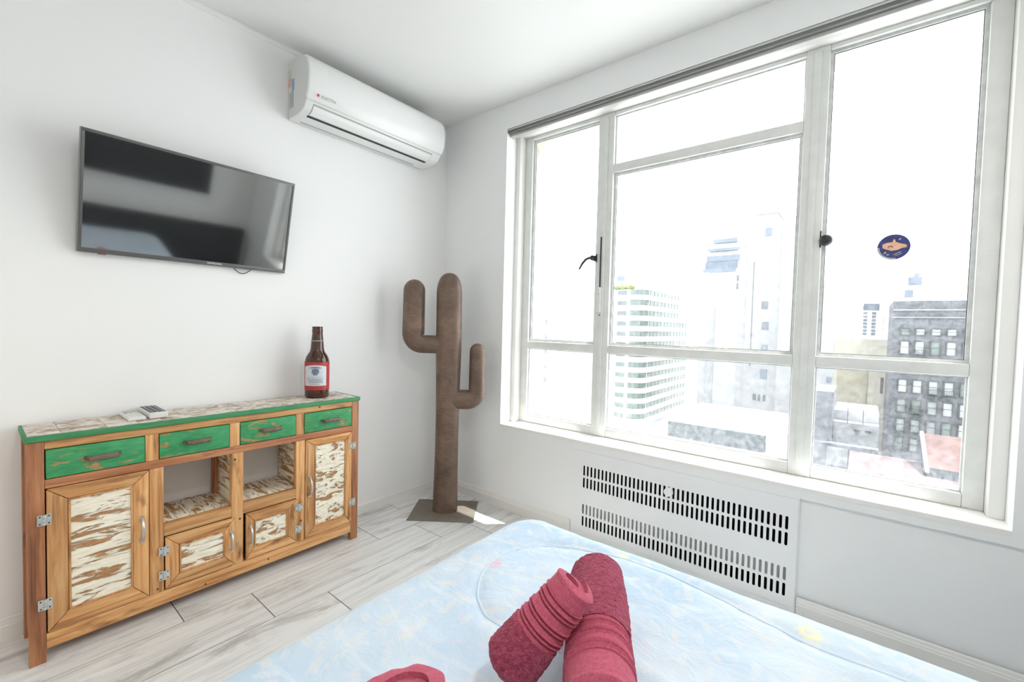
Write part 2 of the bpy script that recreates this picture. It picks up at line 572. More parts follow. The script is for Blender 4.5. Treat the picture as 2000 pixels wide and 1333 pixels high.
# ---------------------------------------------------------------- mesh helpers
class MB:
    def __init__(self):
        self.v = []
        self.f = []
        self.mi = []

    def add(self, vs, fs, mi=0):
        o = len(self.v)
        self.v += [tuple(p) for p in vs]
        for f in fs:
            self.f.append(tuple(i+o for i in f))
            self.mi.append(mi)
        return self

    def box(self, x0, x1, y0, y1, z0, z1, mi=0):
        if x0 > x1: x0, x1 = x1, x0
        if y0 > y1: y0, y1 = y1, y0
        if z0 > z1: z0, z1 = z1, z0
        vs = [(x0, y0, z0), (x1, y0, z0), (x1, y1, z0), (x0, y1, z0), (x0, y0, z1), (x1, y0, z1), (x1, y1, z1), (x0, y1, z1)]
        fs = [(0, 3, 2, 1), (4, 5, 6, 7), (0, 1, 5, 4), (1, 2, 6, 5), (2, 3, 7, 6), (3, 0, 4, 7)]
        return self.add(vs, fs, mi)

    def cyl(self, p0, p1, r0, r1=None, n=16, caps=True, mi=0):
        p0, p1 = Vector(p0), Vector(p1)
        r1 = r0 if r1 is None else r1
        d = (p1-p0).normalized()
        a = d.orthogonal().normalized()
        b = d.cross(a)
        vs = []
        for p, r in ((p0, r0), (p1, r1)):
            for i in range(n):
                t = 2*math.pi*i/n
                vs.append(p + a*(r*math.cos(t)) + b*(r*math.sin(t)))
        fs = [(i, (i+1) % n, n+(i+1) % n, n+i) for i in range(n)]
        if caps:
            fs += [tuple(range(n-1, -1, -1)), tuple(range(n, 2*n))]
        return self.add(vs, fs, mi)

    def tube(self, pts, r, n=8, mi=0):
        pts = [Vector(p) for p in pts]
        rr = r if isinstance(r, (list, tuple)) else [r]*len(pts)
        vs = []
        prev = None
        for i, p in enumerate(pts):
            d = (pts[min(i+1, len(pts)-1)]-pts[max(i-1, 0)]).normalized()
            a = d.orthogonal().normalized() if prev is None else (prev-d*prev.dot(d)).normalized()
            prev = a
            b = d.cross(a)
            for k in range(n):
                t = 2*math.pi*k/n
                vs.append(p+a*(rr[i]*math.cos(t))+b*(rr[i]*math.sin(t)))
        fs = []
        for i in range(len(pts)-1):
            for k in range(n):
                fs.append((i*n+k, i*n+(k+1) % n, (i+1)*n+(k+1) % n, (i+1)*n+k))
        fs += [tuple(range(n-1, -1, -1)), tuple(range((len(pts)-1)*n, len(pts)*n))]
        return self.add(vs, fs, mi)

    def lathe(self, prof, c=(0, 0, 0), n=40, mi=0):
        vs = []
        for r, z in prof:
            for k in range(n):
                t = 2*math.pi*k/n
                vs.append((c[0]+r*math.cos(t), c[1]+r*math.sin(t), c[2]+z))
        fs = []
        for i in range(len(prof)-1):
            for k in range(n):
                fs.append((i*n+k, i*n+(k+1) % n, (i+1)*n+(k+1) % n, (i+1)*n+k))
        fs += [tuple(range(n-1, -1, -1)), tuple(range((len(prof)-1)*n, len(prof)*n))]
        return self.add(vs, fs, mi)

    def prism(self, poly, axis, a0, a1, mi=0):
        """extrude a 2-D polygon along an axis; poly in the two other axes' order"""
        def P(u, w, a):
            return {0: (a, u, w), 1: (u, a, w), 2: (u, w, a)}[axis]
        n = len(poly)
        vs = [P(u, w, a0) for u, w in poly] + [P(u, w, a1) for u, w in poly]
        fs = [(i, (i+1) % n, n+(i+1) % n, n+i) for i in range(n)]
        fs += [tuple(range(n-1, -1, -1)), tuple(range(n, 2*n))]
        return self.add(vs, fs, mi)

    def build(self, name, mats, parent=None, smooth=False, bevel=0.0, segs=2):
        me = bpy.data.meshes.new(name)
        me.from_pydata(self.v, [], self.f)
        if not isinstance(mats, (list, tuple)):
            mats = [mats]
        for mt in mats:
            me.materials.append(M[mt])
        for p, i in zip(me.polygons, self.mi):
            p.material_index = i
        bm = bmesh.new()
        bm.from_mesh(me)
        bmesh.ops.recalc_face_normals(bm, faces=bm.faces)
        if bevel > 0:
            bmesh.ops.bevel(bm, geom=list(bm.edges), offset=bevel, segments=segs, affect='EDGES', profile=0.5, clamp_overlap=True)
        bm.to_mesh(me)
        bm.free()
        if smooth:
            for p in me.polygons:
                p.use_smooth = True
            try:
                me.set_sharp_from_angle(angle=math.radians(38))
            except Exception:
                pass
        o = bpy.data.objects.new(name, me)
        COL.objects.link(o)
        if parent is not None:
            o.parent = parent
        return o


def tag(o, label=None, cat=None, group=None, kind=None):
    if label: o['label'] = label
    if cat: o['category'] = cat
    if group: o['group'] = group
    if kind: o['kind'] = kind
    return o


def thing(name, label, cat, loc=(0, 0, 0), rot=(0, 0, 0), group=None, kind=None):
    o = bpy.data.objects.new(name, None)
    o.empty_display_size = 0.1
    COL.objects.link(o)
    o.location = loc
    o.rotation_euler = rot
    return tag(o, label, cat, group, kind)


def box(name, mat, parent, x0, x1, y0, y1, z0, z1, bevel=0.0, smooth=False, segs=2):
    """box given in world coordinates; origin at zero"""
    return MB().box(x0, x1, y0, y1, z0, z1).build(name, mat, parent, smooth or bevel > 0, bevel, segs)


def text_mesh(s, size, mat, parent, extrude=0.0):
    cu = bpy.data.curves.new('lettering', 'FONT')
    cu.body = s
    cu.size = size
    cu.align_x = 'CENTER'
    cu.align_y = 'CENTER'
    cu.extrude = extrude
    t = bpy.data.objects.new('lettering_curve', cu)
    COL.objects.link(t)
    bpy.context.view_layer.update()
    dg = bpy.context.evaluated_depsgraph_get()
    me = bpy.data.meshes.new_from_object(t.evaluated_get(dg))
    bpy.data.objects.remove(t)
    me.materials.clear()
    me.materials.append(M[mat])
    o = bpy.data.objects.new('lettering', me)
    COL.objects.link(o)
    o.parent = parent
    return o


# ================================================================ ROOM SHELL
RX0, RY0, RZ = -3.15, -3.30, 2.60       # room: x from RX0 to 0, y from RY0 to 0
W0, W1, WS, WT = -0.568, -2.800, 0.547, 2.440   # window opening
WTH = 0.26                               # thickness of the window wall

# floor: slab with planks laid on it
fl = MB().box(RX0, 0.02, RY0, 0.02, -0.16, -0.0012).build('floor', 'grout')
tag(fl, 'pale grey whitewashed plank floor with thin dark joints', 'floor', kind='structure')
PW, PL, GAP = 0.235, 0.88, 0.0036
rows = []
y_top = -0.135 + PW
offs = {0: 0.11, 1: 0.35, -1: 0.55}
k = 0
mesh_cache = {}
y = y_top
rowi = 0
while y > RY0:
    y0, y1 = y-PW, y
    # joint offsets measured for the three rows in view
    off = {0: 0.42, 1: 0.11, 2: 0.35, 3: -0.31}.get(rowi, random.uniform(0, PL))
    x = off
    while x > 0:
        x -= PL
    x += PL
    while x > RX0:
        xa, xb = max(x-PL, RX0)+GAP/2, min(x, 0.0)-GAP/2
        ya, yb = max(y0, RY0)+GAP/2, min(y1, 0.0)-GAP/2
        if xb-xa > 0.01 and yb-ya > 0.01:
            key = (round(xb-xa, 4), round(yb-ya, 4))
            if key not in mesh_cache:
                tmp = MB().box(0, key[0], 0, key[1], -0.008, 0.0).build('plank', 'plank', None, False, 0.0008, 1)
                mesh_cache[key] = tmp.data
                bpy.data.objects.remove(tmp)
            o = bpy.data.objects.new('plank', mesh_cache[key])
            COL.objects.link(o)
            o.location = (xa, ya, 0.0)
            o.parent = fl
        x -= PL
    y -= PW
    rowi += 1

tag(box('ceiling', 'ceiling', None, RX0-0.1, 0.0, RY0-0.1, 0.1, RZ, RZ+0.15), 'smooth white ceiling', 'ceiling', kind='structure')
tag(box('wall_left', 'wall', None, RX0-0.1, WTH, 0.0, 0.15, -0.16, RZ+0.15), 'white wall carrying the television and air conditioner', 'wall', kind='structure')
tag(box('wall_rear', 'wall', None, RX0-0.1, 0.0, RY0-0.15, RY0, -0.16, RZ+0.15), 'white wall behind the head of the bed', 'wall', kind='structure')
tag(box('wall_side', 'wall', None, RX0-0.15, RX0, RY0, 0.0, -0.16, RZ+0.15), 'white wall opposite the window', 'wall', kind='structure')

# window wall: pieces around the opening and the radiator niche, one structure
NY0, NY1, NZ0, NZ1 = -1.135, -2.205, 0.035, 0.470
wr = MB()
wr.box(0, WTH, 0.0, W0, -0.16, RZ+0.15)              # left of the window
wr.box(0, WTH, W1, RY0-0.15, WS-0.052, RZ+0.15)      # right of the window, above the panel line
wr.box(0, WTH, W0, W1, WT, RZ+0.15)                  # above
wr.box(0, WTH, W0, NY0, -0.16, WS-0.02)              # below, left of the niche
wr.box(0, WTH, NY0, NY1, NZ1, WS-0.02)               # above the niche
wr.box(0, WTH, NY0, NY1, -0.16, NZ0)                 # under the niche
wr.box(0.16, WTH, NY0, NY1, NZ0, NZ1)                # back of the niche
wr.box(0, WTH, NY1, W1, WS-0.052, WS-0.02)           # apron, right
wr.box(0.013, WTH, NY1-0.007, RY0-0.15, -0.16, WS-0.052)   # recessed lower panel, right
wr.box(0, WTH, NY1, NY1-0.007, -0.16, WS-0.052)
tag(wr.build('wall_right', 'wall_win'), 'white wall with the wide window and lower recessed panel', 'wall', kind='structure')
nl = MB()  # near-black sheets stand in for shade behind the slots
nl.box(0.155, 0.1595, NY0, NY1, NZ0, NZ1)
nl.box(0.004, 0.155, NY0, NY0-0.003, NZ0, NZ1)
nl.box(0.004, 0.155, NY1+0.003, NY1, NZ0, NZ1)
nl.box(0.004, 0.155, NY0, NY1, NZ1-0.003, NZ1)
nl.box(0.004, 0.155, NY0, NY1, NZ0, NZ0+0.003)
tag(nl.build('niche_shade_lining', 'niche'), 'near-black lining painting in the shade of the niche behind the slotted radiator cover', 'lining', kind='structure')

# baseboards
BB = [(0, 0), (-0.014, 0), (-0.014, 0.052), (-0.011, 0.058), (-0.011, 0.062), (-0.008, 0.066), (-0.006, 0.076), (-0.003, 0.080), (0, 0.080)]
o = MB().prism([(a, b) for a, b in BB], 0, RX0, -0.0005).build('baseboard_left', 'trim')
tag(o, 'white moulded baseboard under the television wall', 'baseboard', kind='structure')
o = MB().prism([(a, b) for a, b in BB], 1, -0.0145, -1.115).build('baseboard_right', 'trim')
tag(o, 'white moulded baseboard between cactus corner and radiator cover', 'baseboard', kind='structure')
o = MB().prism([(a, b) for a, b in BB], 1, -2.215, RY0).build('baseboard_right', 'trim')
tag(o, 'white moulded baseboard right of the radiator cover beside the bed', 'baseboard', kind='structure')
# thin cornice bead on the television wall
o = MB().prism([(0, 2.5995), (-0.012, 2.5995), (-0.012, 2.588), (-0.006, 2.580), (0, 2.577)], 0, RX0, -0.0005).build('trim_1', 'ceiling')
tag(o, 'thin white cornice bead along the television wall', 'cornice', kind='structure')

# ================================================================ WINDOW
win = thing('window_1', 'wide white metal window of seven panes with deep white sill', 'window', kind='structure')
FX0, FX1 = 0.16, 0.215                  # sash frame, inner and outer face
YL0, YL1 = -0.600, -0.655               # left stile
YA0, YA1 = -1.140, -1.235               # mullion between left and middle
YB0, YB1 = -2.145, -2.230               # mullion between middle and right
YR0, YR1 = -2.700, -2.758               # right stile
ZB0, ZB1, ZT0, ZT1, ZU0, ZU1, ZH0, ZH1 = 0.548, 0.600, 1.040, 1.088, 2.080, 2.128, 2.405, WT
bv = 0.004
box('jamb_lining', 'trim', win, 0.10, FX1, W0+0.0005, YL0, WS, WT, 0.004)
box('jamb_lining', 'trim', win, 0.10, FX1, YR1, W1-0.0005, WS, WT, 0.004)
box('head_lining', 'trim', win, 0.10, FX1, YL0, YR1, 2.425, WT, 0.003)
box('stile', 'winframe', win, FX0, FX1, YL0, YL1, ZB0, ZH1-0.015, bv)
box('stile', 'winframe', win, FX0, FX1, YR0, YR1, ZB0, ZH1-0.015, bv)
for a, b in ((YA0, YA1), (YB0, YB1)):
    mu = box('mullion', 'winframe', win, FX0-0.004, FX1, a, b, ZB0, ZH1-0.015, bv)
    mid = (a+b)/2
    box('cover_strip', 'winframe', mu, FX0-0.014, FX0-0.0045, mid+0.014, mid-0.014, ZB1, ZH0, 0.003)
for nm, a, b in (('bottom_rail', YL1, YA0), ('bottom_rail', YA1, YB0), ('bottom_rail', YB1, YR0)):
    box(nm, 'winframe', win, FX0, FX1, a, b, ZB0, ZB1, bv)
    box('transom', 'winframe', win, FX0, FX1, a, b, ZT0, ZT1, bv)
    box('head_rail', 'winframe', win, FX0, FX1, a, b, ZH0, ZH1-0.015, bv)
box('transom', 'winframe', win, FX0, FX1, YA1, YB0, ZU0, ZU1, bv)
# panes with glazing beads
panes = [(YL1, YA0, ZT1, ZH0, 1), (YL1, YA0, ZB1, ZT0, 0), (YA1, YB0, ZU1, ZH0, 0), (YA1, YB0, ZT1, ZU0, 1),
         (YA1, YB0, ZB1, ZT0, 0), (YB1, YR0, ZT1, ZH0, 1), (YB1, YR0, ZB1, ZT0, 0)]
for a, b, z0, z1, sash in panes:
    e = 0.012 if sash else 0.006
    gx = 0.188
    pn = box('pane', 'glass', win, gx, gx+0.003, a, b, z0, z1)
    bd = MB()
    for (ya, yb, za, zb) in ((a, b, z0, z0+e), (a, b, z1-e, z1), (a, a-e, z0+e, z1-e), (b+e, b, z0+e, z1-e)):
        bd.box(gx-0.010, gx, ya, yb, za, zb)
    bd.build('glazing_bead', 'putty', pn)
    gk = MB()
    w = 0.0028
    for (ya, yb, za, zb) in ((a-e, b+e, z0+e, z0+e+w), (a-e, b+e, z1-e-w, z1-e), (a-e, a-e-w, z0+e+w, z1-e-w), (b+e+w, b+e, z0+e+w, z1-e-w)):
        gk.box(gx-0.003, gx-0.0005, ya, yb, za, zb)
    if sash:
        gk.build('gasket_shadow', 'gasket_shadow', pn)
# sill board
sl = MB().prism([(-0.0012, 0.526), (-0.0012, 0.5455), (0.001, 0.547), (FX0+0.03, 0.5475), (FX0+0.03, 0.526)], 1, W0+0.0008, W1-0.0008)
sl.build('window_sill', 'sill', win)
# blind track under the head of the reveal
tr = box('blind_track', 'alu', win, 0.028, 0.066, W0-0.002, W1+0.002, 2.398, 2.436, 0.002)
box('track_channel_shade', 'track_shade', tr, 0.004, 0.028, W0-0.002, W1+0.002, 2.414, 2.436, 0.001)
box('track_lip', 'alu', tr, 0.001, 0.004, W0-0.002, W1+0.002, 2.428, 2.437)
# espagnolette lever, rod and catch on the left casement
lv = MB().cyl((FX0+0.012, -1.131, 1.598), (FX0-0.03, -1.131, 1.598), 0.018, 0.015, 18)
lv = lv.build('lever_handle', 'black_metal', win, True)
MB().tube([(FX0-0.022, -1.131, 1.598), (FX0-0.03, -1.112, 1.598), (FX0-0.034, -1.092, 1.590), (FX0-0.036, -1.072, 1.568), (FX0-0.036, -1.050, 1.534)],
          [0.008, 0.008, 0.0075, 0.007, 0.005], 10).build('lever', 'black_metal', lv, True)
box('lever_plate', 'black_metal', lv, FX0-0.002, FX0-0.006, -1.143, -1.152, 1.575, 1.622, 0.001)
rd = box('locking_rod', 'black_metal', win, FX0-0.014, FX0-0.020, -1.177, -1.184, 1.425, 1.716, 0.001)
box('catch', 'clear_plastic', rd, FX0-0.014, FX0-0.026, -1.160, -1.190, 1.280, 1.385, 0.005)
box('catch_guide', 'clear_plastic', rd, FX0-0.014, FX0-0.028, -1.174, -1.188, 1.385, 1.425, 0.003)
MB().cyl((FX0-0.014, -1.183, 1.262), (FX0-0.018, -1.183, 1.262), 0.004).build('rod_screw', 'screw', rd)
# knob of the right casement
kb = MB()
prof = [(0.0, 0.0), (0.020, 0.0), (0.024, 0.008), (0.025, 0.018), (0.021, 0.031), (0.012, 0.039), (0.001, 0.041)]
n = 20
vs = []
for r, h in prof:
    for i in range(n):
        t = 2*math.pi*i/n
        vs.append((FX0-h+0.004, -2.247+r*math.cos(t), 1.588+r*math.sin(t)))
fs = [(i*n+k, i*n+(k+1) % n, (i+1)*n+(k+1) % n, (i+1)*n+k) for i in range(len(prof)-1) for k in range(n)]
kb.add(vs, fs)
kb = kb.build('knob', 'black_metal', win, True)
box('knob_plate', 'black_metal', kb, FX0-0.003, FX0-0.007, -2.224, -2.230, 1.560, 1.632, 0.001)

# outside reveal: soffit of the slab above, outer ledge and side pier
M['soffit'] = plain('cream_soffit', (0.42, 0.40, 0.335), 0.9, var=0.05)
M['ext_wall'] = plain('facade_render', (0.40, 0.34, 0.27), 0.9, var=0.08)
tag(box('balcony_slab', 'soffit', None, WTH+0.001, 0.475, 0.6, -4.2, 2.455, 2.62), 'cream slab projecting above the window outside', 'slab', kind='structure')
tag(box('facade_pier', 'ext_wall', None, WTH+0.001, 0.42, -0.30, -0.52, -1.0, 2.454), 'peach rendered pier outside the left edge of the window', 'pier', kind='structure')

# ---- round sticker on the right pane
SXP = 0.1865
st = thing('round_sticker', 'round navy and peach sticker on the right upper pane', 'sticker', (SXP, -2.469, 1.545))
R_ = 0.051
MB().cyl((0.0012, 0, 0), (0, 0, 0), R_, None, 48).build('disc', 'navy', st)


def flat_shape(pts, x, mat, name, parent):
    vs = [(x, a, b) for a, b in pts]
    vs += [(x+0.0004, a, b) for a, b in pts]
    n_ = len(pts)
    fs = [tuple(range(n_)), tuple(range(2*n_-1, n_-1, -1))] + [(i, (i+1) % n_, n_+(i+1) % n_, n_+i) for i in range(n_)]
    return MB().add(vs, fs).build(name, mat, parent)


body = [(0.035, 0.012), (0.022, 0.018), (0.004, 0.020), (0.001, 0.031), (-0.003, 0.031), (-0.006, 0.020), (-0.022, 0.012), (-0.034, 0.009), (-0.040, 0.004),
        (-0.040, -0.004), (-0.026, -0.006), (-0.012, -0.013), (0.006, -0.015), (0.022, -0.009), (0.034, -0.002)]
body = [(-a, b) if False else (a, b) for a, b in body]
bs = flat_shape(body, -0.0006, 'peach', 'figure', st)
arc = []
for i in range(9):
    t = math.pi*i/8
    arc.append((0.010+0.008*math.cos(t), -0.002+0.008*math.sin(t)))
for i in range(8, -1, -1):
    t = math.pi*i/8
    arc.append((0.010+0.005*math.cos(t), -0.002+0.005*math.sin(t)))
flat_shape(arc, -0.0012, 'navy', 'line_mark', bs)
for (a, b, w_, h_, rot) in ((-0.012, -0.026, 0.026, 0.003, 0.45), (-0.016, -0.032, 0.022, 0.002, 0.45), (0.026, -0.022, 0.010, 0.006, 1.0), (0.017, -0.030, 0.008, 0.005, 0.2), (-0.018, 0.030, 0.008, 0.005, 0.6)):
    c_, s_ = math.cos(-rot), math.sin(-rot)
    q = [(a+c_*dx-s_*dz, b+s_*dx+c_*dz) for dx, dz in ((-w_/2, -h_/2), (w_/2, -h_/2), (w_/2, h_/2), (-w_/2, h_/2))]
    flat_shape(q, -0.0006, 'stk_grey', 'streak', st)
rim = []
for i in range(25):
    t = 0.55*math.pi*i/24 - 0.55*math.pi
    rim.append((R_*0.99*math.cos(t), R_*0.99*math.sin(t)))
for i in range(24, -1, -1):
    t = 0.55*math.pi*i/24 - 0.55*math.pi
    rim.append((R_*0.86*math.cos(t), R_*0.86*math.sin(t)))
flat_shape(rim, -0.0006, 'stk_grey', 'rim_patch', st)

# ================================================================ RADIATOR COVER
rc = thing('radiator_cover', 'white metal radiator cover with four rows of slots', 'radiator cover', (0, -1.67, 0.0))
SY0, PITCHY, NS, SW = -1.197, 0.0226, 44, 0.0112
rowsz = [(0.353, 0.411), (0.284, 0.342), (0.135, 0.192), (0.066, 0.123)]
PX0, PX1 = -0.004, -0.001
pb = MB()
Y_A, Y_B, Z_A, Z_B = -1.118, -2.208, 0.030, 0.490


def q(y0, y1, z0, z1):
    pb.box(PX0, PX1, y0+1.67, y1+1.67, z0, z1)


q(Y_A, Y_B, rowsz[0][1], Z_B)
q(Y_A, Y_B, rowsz[1][1], rowsz[0][0])
q(Y_A, Y_B, rowsz[2][1], rowsz[1][0])
q(Y_A, Y_B, rowsz[3][1], rowsz[2][0])
q(Y_A, Y_B, Z_A, rowsz[3][0])
for z0, z1 in rowsz:
    prev = Y_A
    for i in range(NS):
        yc = SY0-PITCHY*i
        q(prev, yc+SW/2, z0, z1)
        prev = yc-SW/2
        # rounded slot ends
        for zc, s in ((z0, 1), (z1, -1)):
            for side in (1, -1):
                ye = yc+side*SW/2+1.67
                pts = [(ye, zc)]
                for kk in range(4):
                    t = math.pi/2*kk/3
                    pts.append((ye-side*(SW/2)*(1-math.cos(t)), zc+s*(SW/2)*(1-math.sin(t))))
                pb.prism(pts, 0, PX0, PX1)
    q(prev, Y_B, z0, z1)
pb.build('slotted_panel', 'cover', rc)
MB().cyl((-0.004, -1.672+1.67, 0.386), (-0.020, -1.672+1.67, 0.386), 0.0215, 0.0205, 28).build('knob', 'cover', rc, True)
ra = thing('radiator', 'pale enamel radiator glimpsed through the lower cover slots', 'radiator', (0.05, -1.67, 0.038))
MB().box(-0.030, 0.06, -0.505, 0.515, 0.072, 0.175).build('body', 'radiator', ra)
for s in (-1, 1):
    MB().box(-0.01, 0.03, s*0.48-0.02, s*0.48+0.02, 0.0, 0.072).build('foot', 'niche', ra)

# ================================================================ SIDEBOARD
XL, XR, YF, YK = -2.050, -0.840, -0.266, -0.018
sb = thing('sideboard', 'reclaimed pine sideboard with green drawers and flaked cream door panels', 'sideboard', (0, 0, 0))
FT = 0.028   # thickness of the front frame
tx = XL+0.002
while tx < XR-0.01:
    wdt = min(random.uniform(0.07, 0.12), XR-tx)
    if XR-tx-wdt < 0.05:
        wdt = XR-tx
    box('top_board', 'cream_top', sb, tx, tx+wdt-0.0008, YF+0.0102, YK+0.004, 0.760, 0.7792+random.uniform(-0.0005, 0.0003), 0.0012)
    tx += wdt
eg = MB().box(XL-0.006, XR+0.006, YF-0.006, YF+0.010, 0.760, 0.780).build('top_edge', 'green_edge', sb, True, 0.0025)
MB().box(XR, XR+0.006, YF+0.010, YK+0.004, 0.760, 0.780).build('top_edge', 'green_edge', sb, True, 0.002)
MB().box(XL-0.006, XL+0.002, YF+0.010, YK+0.004, 0.760, 0.780).build('top_edge', 'green_edge', sb, True, 0.002)
bvw = 0.0015


def fr(name, mat, x0, x1, z0, z1, y0=YF, t=FT):
    return box(name, mat, sb, x0, x1, y0, y0+t, z0, z1, bvw)


fr('post', 'wood_red_z', XL, XL+0.040, 0.0, 0.759)
fr('post', 'wood_red_z', XR-0.040, XR, 0.0, 0.759)
box('rear_leg', 'wood_red_z', sb, XL, XL+0.040, YK-0.035, YK, 0.0, 0.759, bvw)
box('rear_leg', 'wood_red_z', sb, XR-0.040, XR, YK-0.035, YK, 0.0, 0.759, bvw)
fr('top_rail', 'wood_x', XL+0.0405, XR-0.0405, 0.732, 0.7595)
fr('middle_rail', 'wood_red_x', XL+0.0405, XR-0.0405, 0.598, 0.629)
fr('bottom_rail', 'wood_x', XL+0.0405, XR-0.0405, 0.046, 0.099)
for a, b in ((-1.746, -1.705), (-1.461, -1.421), (-1.177, -1.138)):
    fr('drawer_divider', 'wood_z', a, b, 0.6295, 0.7315)
for a, b in ((-1.734, -1.690), (-1.452, -1.406), (-1.174, -1.132)):
    fr('divider_post', 'wood_z', a, b, 0.0995, 0.5975)
fr('shelf_rail', 'wood_x', -1.6895, -1.4525, 0.318, 0.366)
fr('shelf_rail', 'wood_x', -1.4055, -1.1745, 0.318, 0.366)
# carcass
box('side_panel', 'wood_red_z', sb, XL+0.006, XL+0.020, YF+FT, YK-0.036, 0.050, 0.759, 0.001)
box('side_panel', 'wood_red_z', sb, XR-0.020, XR-0.006, YF+FT, YK-0.036, 0.050, 0.759, 0.001)
box('bottom_board', 'wood_x', sb, XL+0.021, XR-0.021, YF+FT, YK, 0.080, 0.096)
box('drawer_board', 'wood_x', sb, XL+0.021, XR-0.021, YF+FT, YK, 0.606, 0.622)
for a, b in ((-1.706, -1.692), (-1.436, -1.422), (-1.152, -1.138)):
    # partitions built of rough slats
    for i in range(8):
        z0 = 0.0965+i*0.0635
        z1 = min(z0+0.0605, 0.6055)
        d = random.uniform(0, 0.003)
        box('partition_slat', 'cream_y', sb, a-d, b+d, YF+FT+0.001, YK-0.002, z0, z1, 0.0015)
for a, b in ((-1.691, -1.437), (-1.421, -1.153)):
    # shelf of short boards
    nb = 5
    for i in range(nb):
        xa = a+0.004+(b-a-0.008)*i/nb
        xb = a+0.004+(b-a-0.008)*(i+1)/nb-0.0015
        box('shelf_board', 'cream_y', sb, xa, xb, YF+FT+0.001, YK, 0.350, 0.3655+random.uniform(-0.001, 0.0015), 0.001)
    box('back_panel', 'wood_x', sb, a+0.004, b-0.004, YK-0.010, YK-0.001, 0.097, 0.349)
box('back_panel', 'wood_z', sb, XL+0.022, -1.708, YK-0.010, YK-0.001, 0.097, 0.605)
box('back_panel', 'wood_z', sb, -1.136, XR-0.042, YK-0.010, YK-0.001, 0.097, 0.605)
box('back_panel', 'wood_x', sb, XL+0.042, XR-0.042, YK-0.010, YK-0.001, 0.623, 0.759)
box('corner_post', 'wood_red_z', sb, -1.460, -1.437, YK-0.032, YK-0.012, 0.367, 0.605, 0.001)
# knots
for x_, z_ in ((-1.42, 0.30), (-1.44, 0.57), (-1.15, 0.20), (-1.71, 0.115), (-1.06, 0.752), (-1.30, 0.068), (-1.55, 0.062)):
    MB().cyl((x_, YF-0.0006, z_), (x_, YF+0.001, z_), 0.0042+random.uniform(0, 0.002), None, 12).build('knot', 'screw', sb)

# drawers
for i, (a, b) in enumerate(((-2.007, -1.748), (-1.703, -1.463), (-1.419, -1.179), (-1.136, -0.884))):
    d = MB().box(a, b, YF-0.004, YF+0.020, 0.632, 0.729).build('drawer', 'green', sb, True, 0.0025)
    box('drawer_box', 'wood_x', d, a+0.012, b-0.012, YF+0.0205, YK-0.03, 0.640, 0.715)
    cx = (a+b)/2+(0.012 if i == 0 else 0.004)
    cz = 0.682
    hd = MB()
    hw = 0.041
    hd.prism([(YF-0.030, cz-0.006), (YF-0.024, cz-0.010), (YF-0.019, cz-0.006), (YF-0.019, cz+0.006), (YF-0.025, cz+0.010), (YF-0.030, cz+0.005)], 0, cx-hw, cx+hw)
    h = hd.build('handle', 'pull', d, True, 0.0015)
    for s_ in (-1, 1):
        MB().cyl((cx+s_*(hw+0.004), YF-0.004, cz+0.001), (cx+s_*(hw-0.003), YF-0.026, cz+0.001), 0.0065, 0.0055, 10).build('handle_post', 'pull', d, True)


def hinge(door, x, z, w=0.034, h=0.036, side=1):
    hb = MB().box(x-w/2, x-0.003, YF-0.0068, YF-0.004, z-h/2, z+h/2).box(x+0.003, x+w/2, YF-0.0068, YF-0.004, z-h/2, z+h/2)
    for i in range(3):
        hb.cyl((x, YF-0.0075, z-h/2+i*h/3+0.0006), (x, YF-0.0075, z-h/2+(i+1)*h/3-0.0006), 0.0042, None, 12)
    for dx in (-w*0.32, w*0.32):
        for dz in (-h*0.34, h*0.34):
            hb.cyl((x+dx, YF-0.0068, z+dz), (x+dx, YF-0.0078, z+dz), 0.0026, None, 8, True, 1)
    return hb.build('hinge', ['hinge', 'screw'], door)


def pull_handle(door, x, z, ln=0.075):
    pts = []
    for i in range(13):
        t = i/12
        pts.append((x, YF-0.006-0.020*math.sin(math.pi*t)**0.6, z-ln/2+ln*t))
    hb = MB().tube(pts, [0.004+0.0015*math.sin(math.pi*i/12) for i in range(13)], 10)
    for s in (-1, 1):
        hb.box(x-0.006, x+0.006, YF-0.0068, YF-0.004, z+s*ln/2-0.009, z+s*ln/2+0.009)
    return hb.build('handle', 'chrome', door, True)


